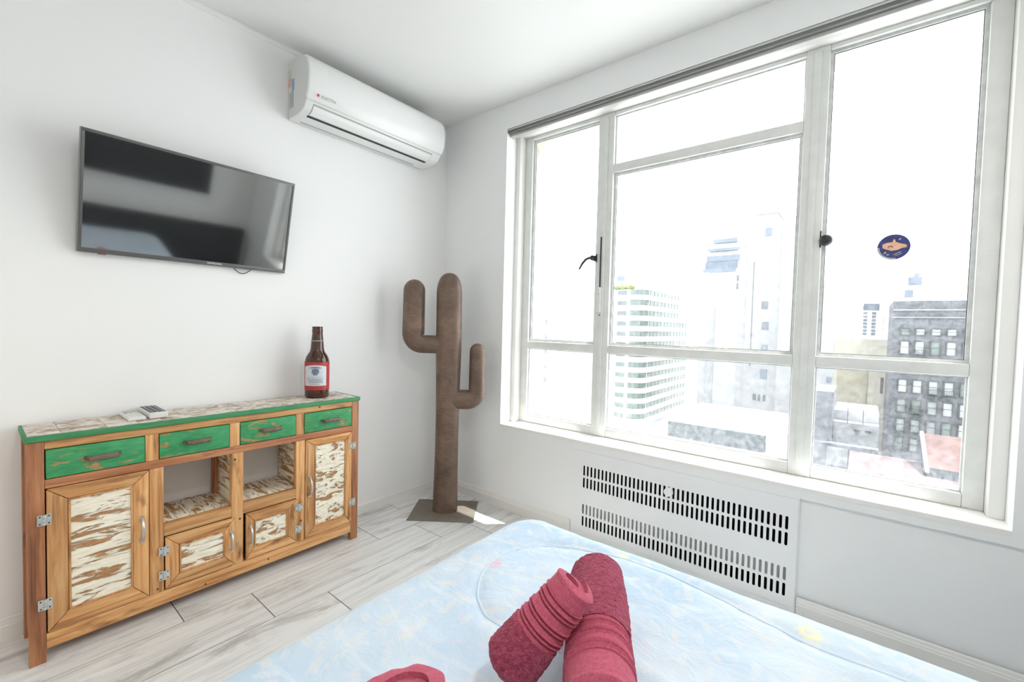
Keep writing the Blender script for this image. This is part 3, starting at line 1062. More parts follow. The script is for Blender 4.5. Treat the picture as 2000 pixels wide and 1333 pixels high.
def door(x0, x1, z0, z1, px0, px1, pz0, pz1, panel_mat, hinge_x, hinge_z, handle_x, handle_z, hl, amp, stripes):
    y0, y1 = YF-0.004, YF+0.018
    # mitred frame of four boards
    d = None
    quads = [('x', (x0, z1), (x1, z1), (px1, pz1), (px0, pz1)), ('x', (x0, z0), (px0, pz0), (px1, pz0), (x1, z0)),
             ('z', (x0, z0), (x0, z1), (px0, pz1), (px0, pz0)), ('z', (x1, z1), (x1, z0), (px1, pz0), (px1, pz1))]
    body_ = MB().box(x0+0.004, x1-0.004, YF+0.0065, y1, z0+0.004, z1-0.004)
    d = body_.build('door', 'wood_z', sb)
    for ax, *pp in quads:
        cx_ = sum(p[0] for p in pp)/4
        cz_ = sum(p[1] for p in pp)/4
        pp = [(p[0]+(cx_-p[0])*0.004, p[1]+(cz_-p[1])*0.004) for p in pp]
        bd = MB().prism(pp, 1, y0, YF+0.006)
        bd.build('frame_board', 'wood_'+ax, d, True, 0.0035, 2)
    # moulding round the panel
    mo = MB()
    e = 0.006
    for (a, b, c, f) in ((px0, px1, pz1-e, pz1), (px0, px1, pz0, pz0+e), (px0, px0+e, pz0+e, pz1-e), (px1-e, px1, pz0+e, pz1-e)):
        mo.box(a, b, YF-0.0062, YF+0.006, c, f)
    mo.build('moulding', 'wood_z', d, True, 0.002)
    # hewn panel, a relief grid
    nx, nz = 26, int(26*(pz1-pz0)/(px1-px0))+6
    vs, fs = [], []
    for j in range(nz+1):
        for i in range(nx+1):
            x = px0+e+(px1-px0-2*e)*i/nx
            z = pz0+e+(pz1-pz0-2*e)*j/nz
            h = noise.noise(Vector((x*20, z*stripes, x0*7)))*amp + noise.noise(Vector((x*70, z*stripes*1.9, 3.1)))*amp*0.45
            vs.append((x, YF-0.0015-h, z))
    for j in range(nz):
        for i in range(nx):
            a = j*(nx+1)+i
            fs.append((a, a+1, a+nx+2, a+nx+1))
    MB().add(vs, fs).build('panel', panel_mat, d, True)
    for hz in hinge_z:
        hinge(d, hinge_x, hz)
    pull_handle(d, handle_x, handle_z, hl)
    return d


door(-2.007, -1.736, 0.101, 0.596, -1.955, -1.784, 0.158, 0.550, 'cream_x', -2.012, (0.495, 0.205), -1.757, 0.372, 0.085, 0.0030, 62)
door(-1.130, -0.881, 0.101, 0.596, -1.084, -0.916, 0.150, 0.562, 'cream_v', -0.876, (0.520, 0.212), -1.108, 0.360, 0.085, 0.0026, 60)
door(-1.686, -1.438, 0.103, 0.314, -1.640, -1.480, 0.152, 0.268, 'cream_x', -1.690, (0.262, 0.165), -1.455, 0.212, 0.080, 0.0026, 70)
door(-1.396, -1.168, 0.103, 0.314, -1.362, -1.216, 0.150, 0.272, 'cream_v', -1.163, (0.270, 0.165), -1.378, 0.212, 0.080, 0.0026, 66)

# ================================================================ THINGS ON THE SIDEBOARD
TOPZ = 0.7797
BX, BY = -1.000, -0.120
bt = thing('beer_bottle', 'oversized brown glass beer bottle with red and white label', 'bottle', (BX, BY, TOPZ+0.0005))
prof = [(0.004, 0.004), (0.050, 0.0), (0.057, 0.003), (0.060, 0.010), (0.0605, 0.030), (0.0605, 0.188), (0.059, 0.200), (0.054, 0.216), (0.046, 0.230), (0.038, 0.242),
        (0.034, 0.254), (0.0322, 0.270), (0.0300, 0.300), (0.0268, 0.332), (0.0258, 0.342), (0.0268, 0.346), (0.0272, 0.356), (0.0262, 0.361), (0.0258, 0.366), (0.0268, 0.370), (0.0262, 0.376), (0.0200, 0.377), (0.0195, 0.360)]
MB().lathe(prof, n=48).build('glass', 'amber', bt, True)
MB().lathe([(0.0278, 0.298), (0.0312, 0.2985), (0.0306, 0.3035), (0.0278, 0.304)], n=40).build('neck_ring', 'label_line', bt, True)
FACE = math.atan2(CAM_POS.y-BY, CAM_POS.x-BX)


def curved_patch(name, mat, parent, a0, a1, z0, z1, r, t=0.0006, arch=0.0, n=24):
    vs, fs = [], []
    for rr in (r, r+t):
        for j in range(5):
            for i in range(n+1):
                u = i/n
                ang = FACE+a0+(a1-a0)*u
                ztop = z1-arch*(abs(u-0.5)*2)**2
                z = z0+(ztop-z0)*j/4
                vs.append((rr*math.cos(ang), rr*math.sin(ang), z))
    w = n+1
    for s in range(2):
        for j in range(4):
            for i in range(n):
                a = s*5*w+j*w+i
                fs.append((a, a+1, a+w+1, a+w))
    o5 = 5*w
    for i in range(n):
        fs.append((i, i+1, o5+i+1, o5+i))
        fs.append((4*w+i, 4*w+i+1, o5+4*w+i+1, o5+4*w+i))
    for j in range(4):
        fs.append((j*w, (j+1)*w, o5+(j+1)*w, o5+j*w))
        fs.append((j*w+n, (j+1)*w+n, o5+(j+1)*w+n, o5+j*w+n))
    return MB().add(vs, fs).build(name, mat, parent, True)


lb = curved_patch('label', 'label_red', bt, -1.75, 1.75, 0.043, 0.190, 0.0607, n=48)
curved_patch('label_panel', 'label_white', lb, -1.15, 0.80, 0.066, 0.175, 0.0614, arch=0.010)
curved_patch('label_arch', 'label_grey', lb, -0.66, 0.36, 0.158, 0.166, 0.0621, arch=0.006)
curved_patch('crest', 'label_grey', lb, -0.42, 0.14, 0.130, 0.156, 0.0621, arch=0.004)
curved_patch('crest_base', 'label_grey', lb, -0.30, 0.02, 0.122, 0.130, 0.0621)
for (a0, a1, z, h) in ((-0.80, 0.52, 0.1085, 0.0014), (-0.70, 0.45, 0.088, 0.0030), (-0.72, 0.50, 0.081, 0.0030), (-0.60, 0.20, 0.072, 0.0025)):
    curved_patch('label_line', 'label_line', lb, a0, a1, z, z+h, 0.0621)
txt = text_mesh('Budweiser', 0.019, 'label_grey', lb)
for v in txt.data.vertices:
    ang = FACE-0.15+v.co.x/0.0625
    zz = 0.099+v.co.y
    v.co = Vector((0.0626*math.cos(ang), 0.0626*math.sin(ang), zz))


def remote(name, label, loc, rz, w, ln, h, body_mat, key_mat, rowsn, colsn, screen):
    t = thing(name, label, 'remote control', loc, (0, 0, rz), group='remote controls on the sideboard')
    MB().box(-w/2, w/2, -ln/2, ln/2, 0, h).build('case', body_mat, t, True, 0.004, 3)
    if screen:
        MB().box(-w*0.36, w*0.36, ln*0.10, ln*0.42, h, h+0.0008).build('display', 'stk_grey', t)
        y_hi = 0.02
    else:
        MB().box(-w*0.42, w*0.42, -ln*0.44, ln*0.46, h, h+0.0008).build('key_field', 'tv_back', t)
        y_hi = ln*0.36
    for r_i in range(rowsn):
        for c_i in range(colsn):
            x = (c_i-(colsn-1)/2)*w*0.27
            y = y_hi-(y_hi+ln*0.38)*r_i/max(1, rowsn-1)
            MB().box(x-w*0.09, x+w*0.09, y-0.0035, y+0.0035, h, h+0.0024).build('key', key_mat, t, False, 0.0008, 1)
    return t


remote('remote_control', 'white remote control lying flat left of the dark one', (-1.757, -0.115, TOPZ+0.0005), 0.0, 0.055, 0.17, 0.014, 'rmt_white', 'rmt_white', 3, 2, True)
remote('remote_control', 'dark remote control with pale keys on the sideboard', (-1.690, -0.105, TOPZ+0.0005), 0.0, 0.060, 0.19, 0.024, 'rmt_white', 'rmt_key', 6, 3, False)

# ================================================================ TELEVISION
TVW, TVH = 0.770, 0.452
TILT = 0.235
tv = thing('television', 'flat black television tilted down on the white wall', 'television', (-1.515, -0.080, 1.652), (TILT, 0, 0.0158))
w2, h2 = TVW/2, TVH/2
bz = MB()
b_s, b_t, b_b = 0.010, 0.010, 0.017
for (a, b, c, d) in ((-w2, w2, h2-b_t, h2), (-w2, w2, -h2, -h2+b_b), (-w2, -w2+b_s, -h2+b_b, h2-b_t), (w2-b_s, w2, -h2+b_b, h2-b_t)):
    bz.box(a, b, -0.004, 0.010, c, d)
bz.build('bezel', 'tv_bezel', tv, True, 0.0012)
ed = MB()
for (a, b, c, d) in ((-w2-0.0015, w2+0.0015, h2, h2+0.002), (-w2-0.0015, w2+0.0015, -h2-0.002, -h2), (-w2-0.0015, -w2, -h2, h2), (w2, w2+0.0015, -h2, h2)):
    ed.box(a, b, -0.002, 0.028, c, d)
ed.build('edge_trim', 'tv_edge', tv)
MB().box(-w2+b_s, w2-b_s, -0.001, 0.008, -h2+b_b, h2-b_t).build('screen', 'screen', tv)
MB().box(-w2+0.001, w2-0.001, 0.0105, 0.028, -h2+0.001, h2-0.001).build('back_shell', 'tv_back', tv)
MB().box(-0.22, 0.22, 0.0285, 0.042, -0.15, 0.10).build('back_housing', 'tv_back', tv, True, 0.004)
MB().box(-0.06, 0.06, 0.0425, 0.060, -0.05, 0.05).build('wall_bracket', 'tv_edge', tv)
lg = text_mesh('SAMSUNG', 0.013, 'white_print', tv)
lg.rotation_euler = (math.pi/2, 0, 0)
lg.location = (0.068, -0.0046, -h2+0.0090)
MB().box(-w2+0.056, -w2+0.082, -0.005, 0.012, -h2-0.005, -h2+0.003).build('indicator', 'red_dark', tv, True, 0.002)
pts = []
for i in range(13):
    t = i/12
    pts.append((0.145+0.090*t, 0.006, -h2+0.004-0.030*math.sin(math.pi*t)))
MB().tube(pts, 0.0020, 6).build('cable', 'tv_back', tv, True)

# ================================================================ AIR CONDITIONER
AX0, AX1 = -1.113, -0.226
ac = thing('air_conditioner', 'white wall-mounted air conditioner under the ceiling', 'air conditioner', (0, 0, 0))
key = [(-0.001, 2.490), (-0.004, 2.522), (-0.062, 2.532), (-0.140, 2.522), (-0.208, 2.486), (-0.230, 2.440), (-0.2365, 2.395), (-0.232, 2.345), (-0.220, 2.308), (-0.197, 2.274), (-0.168, 2.246), (-0.130, 2.234), (-0.085, 2.229), (-0.004, 2.232), (-0.001, 2.240)]


def catmull(P, closed=False, k_=5):
    out = []
    n_ = len(P)
    for i in range(n_-1):
        p0, p1, p2, p3 = P[max(i-1, 0)], P[i], P[i+1], P[min(i+2, n_-1)]
        for j in range(k_):
            t = j/k_
            out.append(tuple(0.5*((2*p1[d])+(-p0[d]+p2[d])*t+(2*p0[d]-5*p1[d]+4*p2[d]-p3[d])*t*t+(-p0[d]+3*p1[d]-3*p2[d]+p3[d])*t**3) for d in (0, 1)))
    out.append(P[-1])
    return out


prof_ac = catmull(key)
cyc, czc = -0.11, 2.38


def ac_extrude(poly, xs, name, mat, parent):
    """xs: list of (x, inset)"""
    vs, fs = [], []
    n_ = len(poly)
    for x, ins in xs:
        for (yy, zz) in poly:
            d_ = Vector((yy-cyc, zz-czc))
            ln_ = d_.length
            d_ = d_*((ln_-ins)/ln_)
            vs.append((x, min(cyc+d_.x, -0.001), czc+d_.y))
    for s in range(len(xs)-1):
        for i in range(n_):
            j = (i+1) % n_
            fs.append((s*n_+i, s*n_+j, (s+1)*n_+j, (s+1)*n_+i))
    fs.append(tuple(range(n_-1, -1, -1)))
    fs.append(tuple(range((len(xs)-1)*n_, len(xs)*n_)))
    return MB().add(vs, fs).build(name, mat, parent, True)


ac_extrude(prof_ac, [(AX0+0.006, 0.0045), (AX0+0.010, 0.0015), (AX1-0.010, 0.0015), (AX1-0.006, 0.0045)], 'body', 'ac_side', ac)


def shell(i0, i1, x0, x1, off0, off1, name, mat, parent, rnd=0.0):
    """curved skin over part of the profile (indices), standing proud of the body"""
    seg = prof_ac[i0:i1+1]
    vs, fs = [], []
    xs = [(x0, rnd), (x0+rnd*0.4, rnd*0.25), (x0+rnd, 0), (x1-rnd, 0), (x1-rnd*0.4, rnd*0.25), (x1, rnd)] if rnd > 0 else [(x0, 0), (x1, 0)]
    n_ = len(seg)
    for lay in (off0, off1):
        for x, dn in xs:
            for k_, (yy, zz) in enumerate(seg):
                d_ = Vector((yy-cyc, zz-czc))
                ln_ = d_.length
                s_ = (ln_+lay-(dn if lay == off1 else 0))/ln_
                vs.append((x, cyc+d_.x*s_, czc+d_.y*s_))
    m_ = len(xs)
    for lay in range(2):
        for s in range(m_-1):
            for i in range(n_-1):
                a = lay*m_*n_+s*n_+i
                fs.append((a, a+1, a+n_+1, a+n_))
    o_ = m_*n_
    for s in range(m_-1):
        for i in (0, n_-1):
            a = s*n_+i
            fs.append((a, a+n_, o_+a+n_, o_+a))
    for s in (0, m_-1):
        for i in range(n_-1):
            a = s*n_+i
            fs.append((a, a+1, o_+a+1, o_+a))
    return MB().add(vs, fs).build(name, mat, parent, True)


# profile indices: five steps per key point
shell(18, 43, AX0, AX1, -0.003, 0.003, 'front_panel', 'ac', ac, rnd=0.012)
lo = shell(44, 64, AX0+0.004, AX1-0.004, -0.003, 0.0022, 'lower_shell', 'ac', ac, rnd=0.006)
fp = shell(46, 53, AX0+0.045, AX1-0.075, 0.0023, 0.0050, 'air_flap', 'ac', ac)
shell(45, 46, AX0+0.042, AX1-0.072, 0.0022, 0.0030, 'flap_gap', 'ac_line', ac)
shell(54, 56, AX0+0.042, AX1-0.075, 0.0022, 0.0032, 'outlet_slot', 'ac_slot', ac)
shell(45, 53, AX0+0.0415, AX0+0.0445, 0.0022, 0.0030, 'flap_gap', 'ac_line', ac)
shell(45, 53, AX1-0.0745, AX1-0.0715, 0.0022, 0.0030, 'flap_gap', 'ac_line', ac)
shell(62, 62+1, AX0+0.05, AX1-0.10, 0.0018, 0.0024, 'rear_seam', 'stk_grey', ac)
# emblem and lettering on the front panel
lt = text_mesh('ELECTRA', 0.019, 'grey_print', ac)
em = MB().box(-0.0055, 0.0055, -0.0005, 0.0, -0.006, 0.006).build('emblem', 'red_print', ac)
ndir = Vector((0, -0.93, -0.36)).normalized()
ang = math.atan2(-ndir.z, -ndir.y)
lt.rotation_euler = (math.pi/2-(-ang)*1.0, 0, 0)
lt.location = (-1.010, -0.2340, 2.305)
em.rotation_euler = (ang, 0, 0)
em.location = (-1.066, -0.2335, 2.306)
# energy sticker on the left cheek beside the wall
for (nm, y0, y1, z0, z1, mt) in (('sticker_patch', -0.004, -0.034, 2.436, 2.480, 'stk_green'), ('sticker_patch', -0.004, -0.040, 2.395, 2.435, 'stk_orange'),
                                 ('sticker_patch', -0.041, -0.068, 2.366, 2.425, 'stk_blue'), ('sticker_patch', -0.018, -0.060, 2.285, 2.364, 'stk_grey')):
    box(nm, mt, ac, AX0+0.0052, AX0+0.0058, y0, y1, z0, z1)

# ================================================================ CACTUS SCULPTURE
ca = thing('cactus_sculpture', 'tall brown rusted metal cactus on a square plate in the corner', 'sculpture', (-0.283, -0.364, 0.0), (0, 0, math.atan2(-0.797, 0.604)))
# local x runs along the cactus plane, local y away from the camera


def limb(path, hw, dp, name, n_=28):
    """path of (u, z); half widths and half depths per point"""
    vs = []
    N = len(path)
    for i, (u, z) in enumerate(path):
        a, b = path[max(i-1, 0)], path[min(i+1, N-1)]
        t = Vector((b[0]-a[0], b[1]-a[1])).normalized()
        nr = Vector((-t.y, t.x))
        for k_ in range(n_):
            an = 2*math.pi*k_/n_
            ca_, sa_ = math.cos(an), math.sin(an)
            c2 = math.copysign(abs(ca_)**0.85, ca_)
            s2 = math.copysign(abs(sa_)**0.95, sa_)
            vs.append((u+nr.x*hw[i]*c2, dp[i]*s2, z+nr.y*hw[i]*c2))
    fs = [(i*n_+k_, i*n_+(k_+1) % n_, (i+1)*n_+(k_+1) % n_, (i+1)*n_+k_) for i in range(N-1) for k_ in range(n_)]
    fs += [tuple(range(n_-1, -1, -1)), tuple(range((N-1)*n_, N*n_))]
    return MB().add(vs, fs).build(name, 'rust', ca, True)


path, hw, dp = [], [], []
Ht, Hd = 1.506, 0.125
for i in range(20):
    z = 0.004+(Ht-Hd-0.004)*i/19
    path.append((0.004*math.sin(z*2), z))
    w_ = 0.0795-0.007*math.sin(math.pi*min(1, z/1.0))
    hw.append(w_)
    dp.append(w_*0.72)
for i in range(1, 11):
    t = math.pi/2*i/10
    path.append((0.004*math.sin(1.4*2), Ht-Hd+Hd*math.sin(t)))
    hw.append(max(0.079*math.cos(t)**0.8, 0.002))
    dp.append(max(0.057*math.cos(t)**0.8, 0.0015))
limb(path, hw, dp, 'trunk')


def arm(side, u0, uc, zc, ztop, wh, wv, rad, name, lean):
    path, hw, dp = [], [], []
    for i in range(5):
        path.append((u0+(uc-side*rad-u0)*i/4*1.0, zc))
        hw.append(wh)
        dp.append(wh*0.8)
    cxp, czp = uc-side*rad, zc+rad
    for i in range(1, 9):
        t = math.pi/2*i/8
        path.append((cxp+side*rad*math.sin(t), czp-rad*math.cos(t)))
        w_ = wh+(wv-wh)*i/8
        hw.append(w_)
        dp.append(w_*0.8)
    for i in range(1, 8):
        z = czp+(ztop-wv-czp)*i/7
        path.append((uc+lean*(i/7), z))
        hw.append(wv*(1-0.03*i/7))
        dp.append(wv*0.8)
    for i in range(1, 8):
        t = math.pi/2*i/7
        path.append((uc+lean, ztop-wv+wv*math.sin(t)))
        hw.append(max(wv*0.97*math.cos(t), 0.002))
        dp.append(max(wv*0.8*math.cos(t), 0.0015))
    return limb(path, hw, dp, name)


arm(-1, -0.045, -0.221, 1.058, 1.462, 0.057, 0.0685, 0.062, 'arm', 0.002)
arm(1, 0.045, 0.186, 0.716, 1.071, 0.061, 0.051, 0.056, 'arm', 0.0)
MB().box(-0.203, 0.197, -0.158, 0.158, 0.0005, 0.006).build('base_plate', 'rust_plate', ca, True, 0.0015)

# ================================================================ BED
BXR, BYF = -0.850, -1.415       # edges toward the window and the foot
BXL, BYH = -2.450, -3.20
bed = thing('bed', 'double bed with a pale blue leaf-printed duvet', 'bed', ((BXL+BXR)/2, (BYF+BYH)/2, 0))
bcx, bcy = (BXL+BXR)/2, (BYF+BYH)/2
seam = [(-1.00, -3.0), (-1.0, -2.7), (-1.000, -2.489), (-1.003, -2.339), (-0.957, -2.119), (-0.939, -1.98), (-0.946, -1.827), (-1.008, -1.665), (-1.129, -1.580), (-1.253, -1.584), (-1.339, -1.631), (-1.385, -1.685), (-1.404, -1.744), (-1.40, -1.86), (-1.36, -2.0), (-1.38, -2.15), (-1.5, -2.3)]
seam = catmull(seam, k_=8)


def seam_dist(x, y):
    best = 9
    for i in range(len(seam)-1):
        ax_, ay_ = seam[i]
        bx_, by_ = seam[i+1]
        dx, dy = bx_-ax_, by_-ay_
        l2 = dx*dx+dy*dy
        t = max(0, min(1, ((x-ax_)*dx+(y-ay_)*dy)/l2)) if l2 > 0 else 0
        d_ = math.hypot(x-ax_-dx*t, y-ay_-dy*t)
        if d_ < best:
            best = d_
    return best


def rrect(inset, n_side, R):
    hx, hy = (BXR-BXL)/2-inset, (BYF-BYH)/2-inset
    r = max(R-inset, 0.004)
    pts = []
    for cxs, cys, a0 in ((1, 1, 0), (-1, 1, 90), (-1, -1, 180), (1, -1, 270)):
        for i in range(17):
            a = math.radians(a0+90*i/16)
            pts.append((cxs*(hx-r)+r*math.cos(a), cys*(hy-r)+r*math.sin(a)))
        nx_ = {0: (-1, 1, 90), 90: (-1, -1, 180), 180: (1, -1, 270), 270: (1, 1, 0)}[a0]
        p0 = pts[-1]
        a = math.radians(nx_[2])
        p1 = (nx_[0]*(hx-r)+r*math.cos(a), nx_[1]*(hy-r)+r*math.sin(a))
        for i in range(1, n_side):
            t = i/n_side
            pts.append((p0[0]+(p1[0]-p0[0])*t, p0[1]+(p1[1]-p0[1])*t))
    return pts


levels = [(0.004, 0.10), (0.0, 0.16), (0.004, 0.24), (-0.004, 0.32), (0.0, 0.40), (0.002, 0.432), (0.008, 0.456), (0.018, 0.474), (0.032, 0.487), (0.050, 0.495), (0.070, 0.499)]
ins = 0.085
while ins < 0.790:
    levels.append((ins, 0.500))
    ins += 0.0125
vs, fs = [], []
NP = None
for li, (ins, z) in enumerate(levels):
    ring = rrect(ins, 84, 0.13)
    NP = len(ring)
    for i, (px_, py_) in enumerate(ring):
        X_, Y_ = bcx+px_, bcy+py_
        zz = z
        if z > 0.45:
            k_ = min(1.0, (z-0.45)/0.05)
            zz += k_*(0.006*noise.noise(Vector((X_*4.2, Y_*4.2, 0.3)))+0.004*noise.noise(Vector((X_*13+Y_*5, Y_*9, 4.0)))+0.0016*noise.noise(Vector((X_*34, Y_*30, 1.0))))
            if -2.6 < Y_ and X_ > -1.7:
                d_ = seam_dist(X_, Y_)
                zz += k_*(-0.004*math.exp(-(d_/0.012)**2)+0.003*math.exp(-((d_-0.04)/0.03)**2))
        else:
            w_ = 0.007*noise.noise(Vector((X_*7, Y_*7, z*2)))*(1.0-(z/0.5)**2)
            nrm = Vector((px_, py_)).normalized()
            X_ += nrm.x*w_
            Y_ += nrm.y*w_
        vs.append((X_-bcx, Y_-bcy, zz))
for s in range(len(levels)-1):
    for i in range(NP):
        j = (i+1) % NP
        fs.append((s*NP+i, s*NP+j, (s+1)*NP+j, (s+1)*NP+i))
du = MB().add(vs, fs).build('duvet', 'duvet', bed, True)
# the duvet print is laid out in room coordinates
for v in du.data.vertices:
    v.co.x += bcx
    v.co.y += bcy
du.location = (-bcx, -bcy, 0)
pts = []
for X_, Y_ in seam:
    zz = 0.500+0.006*noise.noise(Vector((X_*4.2, Y_*4.2, 0.3)))+0.004*noise.noise(Vector((X_*13+Y_*5, Y_*9, 4.0)))+0.0016*noise.noise(Vector((X_*34, Y_*30, 1.0)))-0.0028
    pts.append((X_, Y_, zz))
MB().tube(pts, 0.0030, 6).build('piped_seam', 'piping', bed, True).location = (-bcx, -bcy, 0)
MB().box(BXL+0.05-bcx, BXR-0.05-bcx, BYH+0.05-bcy, BYF-0.05-bcy, 0.26, 0.47).build('mattress', 'mattress', bed, True, 0.03)
MB().box(BXL+0.06-bcx, BXR-0.06-bcx, BYH+0.05-bcy, BYF-0.06-bcy, 0.06, 0.258).build('bed_base', 'bedbase', bed)
for sx in (-1, 1):
    for sy in (-1, 1):
        MB().cyl((sx*0.68, sy*0.76, 0.0), (sx*0.68, sy*0.76, 0.06), 0.025, 0.03).build('bed_foot', 'tv_back', bed)
hbo = tag(box('headboard', 'headboard', None, -2.75, -0.06, RY0+0.001, RY0+0.085, 0.02, 0.67, 0.012), 'dark padded headboard mirrored in the television screen', 'headboard')
pic = thing('wall_panel', 'long dark panel on the wall above the headboard, mirrored in the television', 'wall panel', (-1.55, RY0, 1.15))
MB().box(-1.15, 1.10, 0.002, 0.03, -0.17, 0.20).build('panel', 'headboard', pic)

# ================================================================ TOWELS


def rolled_towel(name, label, loc, rot, R, length, turns, band0, band1, flat, seedv, taper=0.0, phase=-0.15):
    """spiral-rolled towel lying along local x, open spiral at the +x end; a woven border between band0 and band1"""
    t = thing(name, label, 'towel', loc, rot, group='rolled rose towels on the bed')
    th = R/(turns+0.35)
    NSPI = int(46*turns)

    def ring(x, off):
        """closed outline of the spiral sheet at position x"""
        sc_ = 1.0-taper*(x/length)
        # soften both ends
        outer, inner = [], []
        for i in range(NSPI+1):
            u = i/NSPI
            a = 2*math.pi*turns*(u-1.0) + math.pi*phase
            r_mid = th*0.42+(R-th*0.5-th*0.42)*u
            hth = th*(0.30+0.06*u)
            for lst, rr in ((outer, r_mid+hth), (inner, r_mid-hth)):
                rr = rr*sc_
                yy, zz = rr*math.cos(a), rr*math.sin(a)
                zz *= flat
                lst.append((yy, zz))
        return outer, inner

    def sheet(x_list, mat, nm, disp):
        vs, fs = [], []
        M_ = (NSPI+1)*2
        for x, grow in x_list:
            o_, i_ = ring(x, 0)
            loop = o_+i_[::-1]
            for idx, (yy, zz) in enumerate(loop):
                on_out = idx <= NSPI
                rad_ = math.hypot(yy, zz) or 1e-6
                u = (idx if on_out else (2*NSPI+1-idx))/NSPI
                g = grow if (on_out and u > 1-1.0/turns) else 0.0
                dn = disp*noise.noise(Vector((x*120+seedv, yy*120, zz*120)))
                wob = 0.004*noise.noise(Vector((x*9+seedv, yy*14, zz*14)))
                k_ = 1+(g+dn+wob)/rad_
                dx = 0.0
                if x > length-0.012:
                    dx = (0.006*noise.noise(Vector((yy*30, zz*30, seedv)))-0.016*(1-u))*min(1.0, (x-length+0.012)/0.012)
                vs.append((x+dx, yy*k_, zz*k_))
        S = len(x_list)
        for s in range(S-1):
            for i in range(M_):
                j = (i+1) % M_
                fs.append((s*M_+i, s*M_+j, (s+1)*M_+j, (s+1)*M_+i))
        # end caps as quads between outer and inner walls
        for s in (0, S-1):
            b0 = s*M_
            for i in range(NSPI):
                a = b0+i
                c = b0+M_-1-i
                fs.append((a, a+1, c-1, c))
        return MB().add(vs, fs).build(nm, mat, t, True)
    nb = max(6, int(band0/0.0035))
    sheet([(band0*i/nb, -0.012*(1-min(1, i*band0/nb/0.02))**2) for i in range(nb+1)], 'terry', 'terry_pile', 0.0026)
    # border: smooth ground with raised cords
    xs = []
    nn = int((band1-band0)/0.0009)
    cords = [0.10, 0.19, 0.37, 0.46, 0.72, 0.81, 0.95]
    for i in range(nn+1):
        u = i/nn
        g = -0.0025
        for cd in cords:
            g += -0.0040*math.exp(-((u-cd)/0.020)**2)+0.0030*math.exp(-((u-cd-0.045)/0.022)**2)
        xs.append((band0+(band1-band0)*u, g))
    sheet(xs, 'weave', 'woven_border', 0.0004)
    if band1 < length-0.004:
        nh = max(5, int((length-band1)/0.003))
        xs = []
        for i in range(nh+1):
            x = band1+(length-band1)*i/nh
            e_ = (length-x)
            g = -0.002+(0.0016 if 0.004 < e_ < 0.014 else 0.0)-0.006*max(0, 1-e_/0.006)**2
            xs.append((x, g))
        sheet(xs, 'weave', 'hem', 0.0004)
    return t


BEDZ = 0.500
far = Vector((-1.195, -1.902, 0.0))
near_dir = Vector((-0.877, -0.480, 0.0)).normalized()
rolled_towel('towel', 'large rolled rose towel lying flat, running out of the bottom edge', (far.x, far.y, BEDZ+0.082), (0, 0, math.atan2(near_dir.y, near_dir.x)), 0.078, 0.40, 2.6, 0.245, 0.335, 0.95, 1.0, phase=-0.42)
T1PH = -0.25
d1 = Vector((0.45, -0.46, 0.77)).normalized()
rolled_towel('towel', 'smaller rolled rose towel leaning with its open spiral end on the large roll', (-1.548, -1.893, BEDZ+0.058), d1.to_track_quat('X', 'Z').to_euler(), 0.067, 0.205, 1.9, 0.085, 0.165, 1.0, 5.0, taper=0.22, phase=T1PH)
d3 = Vector((0.10, 0.30, 0.95)).normalized()
rolled_towel('towel', 'rose towel roll cut off by the bottom edge of the photo', (-1.790, -1.925, BEDZ+0.044), d3.to_track_quat('X', 'Z').to_euler(), 0.088, 0.128, 1.9, 0.05, 0.09, 1.0, 9.0, taper=0.06, phase=0.0)

# ================================================================ CITY OUTSIDE
M['ground'] = plain('street_ground', (0.55, 0.55, 0.55), 0.9)
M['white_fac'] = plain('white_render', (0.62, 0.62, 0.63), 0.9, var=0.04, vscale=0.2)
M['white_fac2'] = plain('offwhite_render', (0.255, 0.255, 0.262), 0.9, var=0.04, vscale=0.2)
M['white_fac3'] = plain('step_shading_white', (0.30, 0.30, 0.306), 0.9, var=0.03, vscale=0.2)  # alternates with the other white to paint the tower steps' shading
M['cream_fac'] = plain('cream_render', (0.29, 0.275, 0.23), 0.9, var=0.05, vscale=0.3)
M['cream_panel'] = plain('sand_render', (0.235, 0.215, 0.165), 0.9, var=0.06, vscale=0.4)
M['green_glass'] = plain('green_window_band', (0.085, 0.112, 0.098), 0.35, var=0.15, vscale=0.6)
M['dark_win'] = plain('dark_window', (0.085, 0.092, 0.102), 0.35)
M['blue_win'] = plain('blue_window', (0.105, 0.125, 0.158), 0.3)
M['brick_pier'] = plain('grey_stone', (0.076, 0.079, 0.087), 0.9, var=0.28, vscale=2.5)
M['pane_sky'] = plain('painted_sky_reflection', (0.19, 0.205, 0.205), 0.1, spec=0.8, var=0.25, vscale=0.35)  # pale base colour paints in the sky's reflection
M['win_frame_dark'] = plain('dark_sash', (0.028, 0.030, 0.032), 0.6)
M['iron'] = plain('balcony_iron', (0.02, 0.022, 0.025), 0.6)
M['red_roof'] = plain('red_tin_roof', (0.082, 0.042, 0.037), 0.9, var=0.25, vscale=0.6)
M['pink_roof'] = plain('pink_terrace', (0.070, 0.046, 0.049), 0.9, var=0.3, vscale=0.5)
M['grey_wall'] = plain('weathered_grey_wall', (0.095, 0.098, 0.108), 0.9, var=0.45, vscale=0.6)
M['pale_wall'] = plain('pale_weathered_wall', (0.16, 0.163, 0.17), 0.9, var=0.25, vscale=0.6)
M['dark_roof'] = plain('dark_roof_edge', (0.048, 0.056, 0.058), 0.8, var=0.35, vscale=0.8)
M['plant'] = plain('roof_plants', (0.11, 0.15, 0.04), 0.9, var=0.4, vscale=1.5)
M['blue_tower'] = plain('blue_tower_wall', (0.095, 0.115, 0.15), 0.6)
GZ = -34.0
tag(box('street_ground', 'ground', None, 1.0, 900, -500, 700, GZ-1, GZ), 'pale streets far below between the buildings', 'ground', kind='structure')


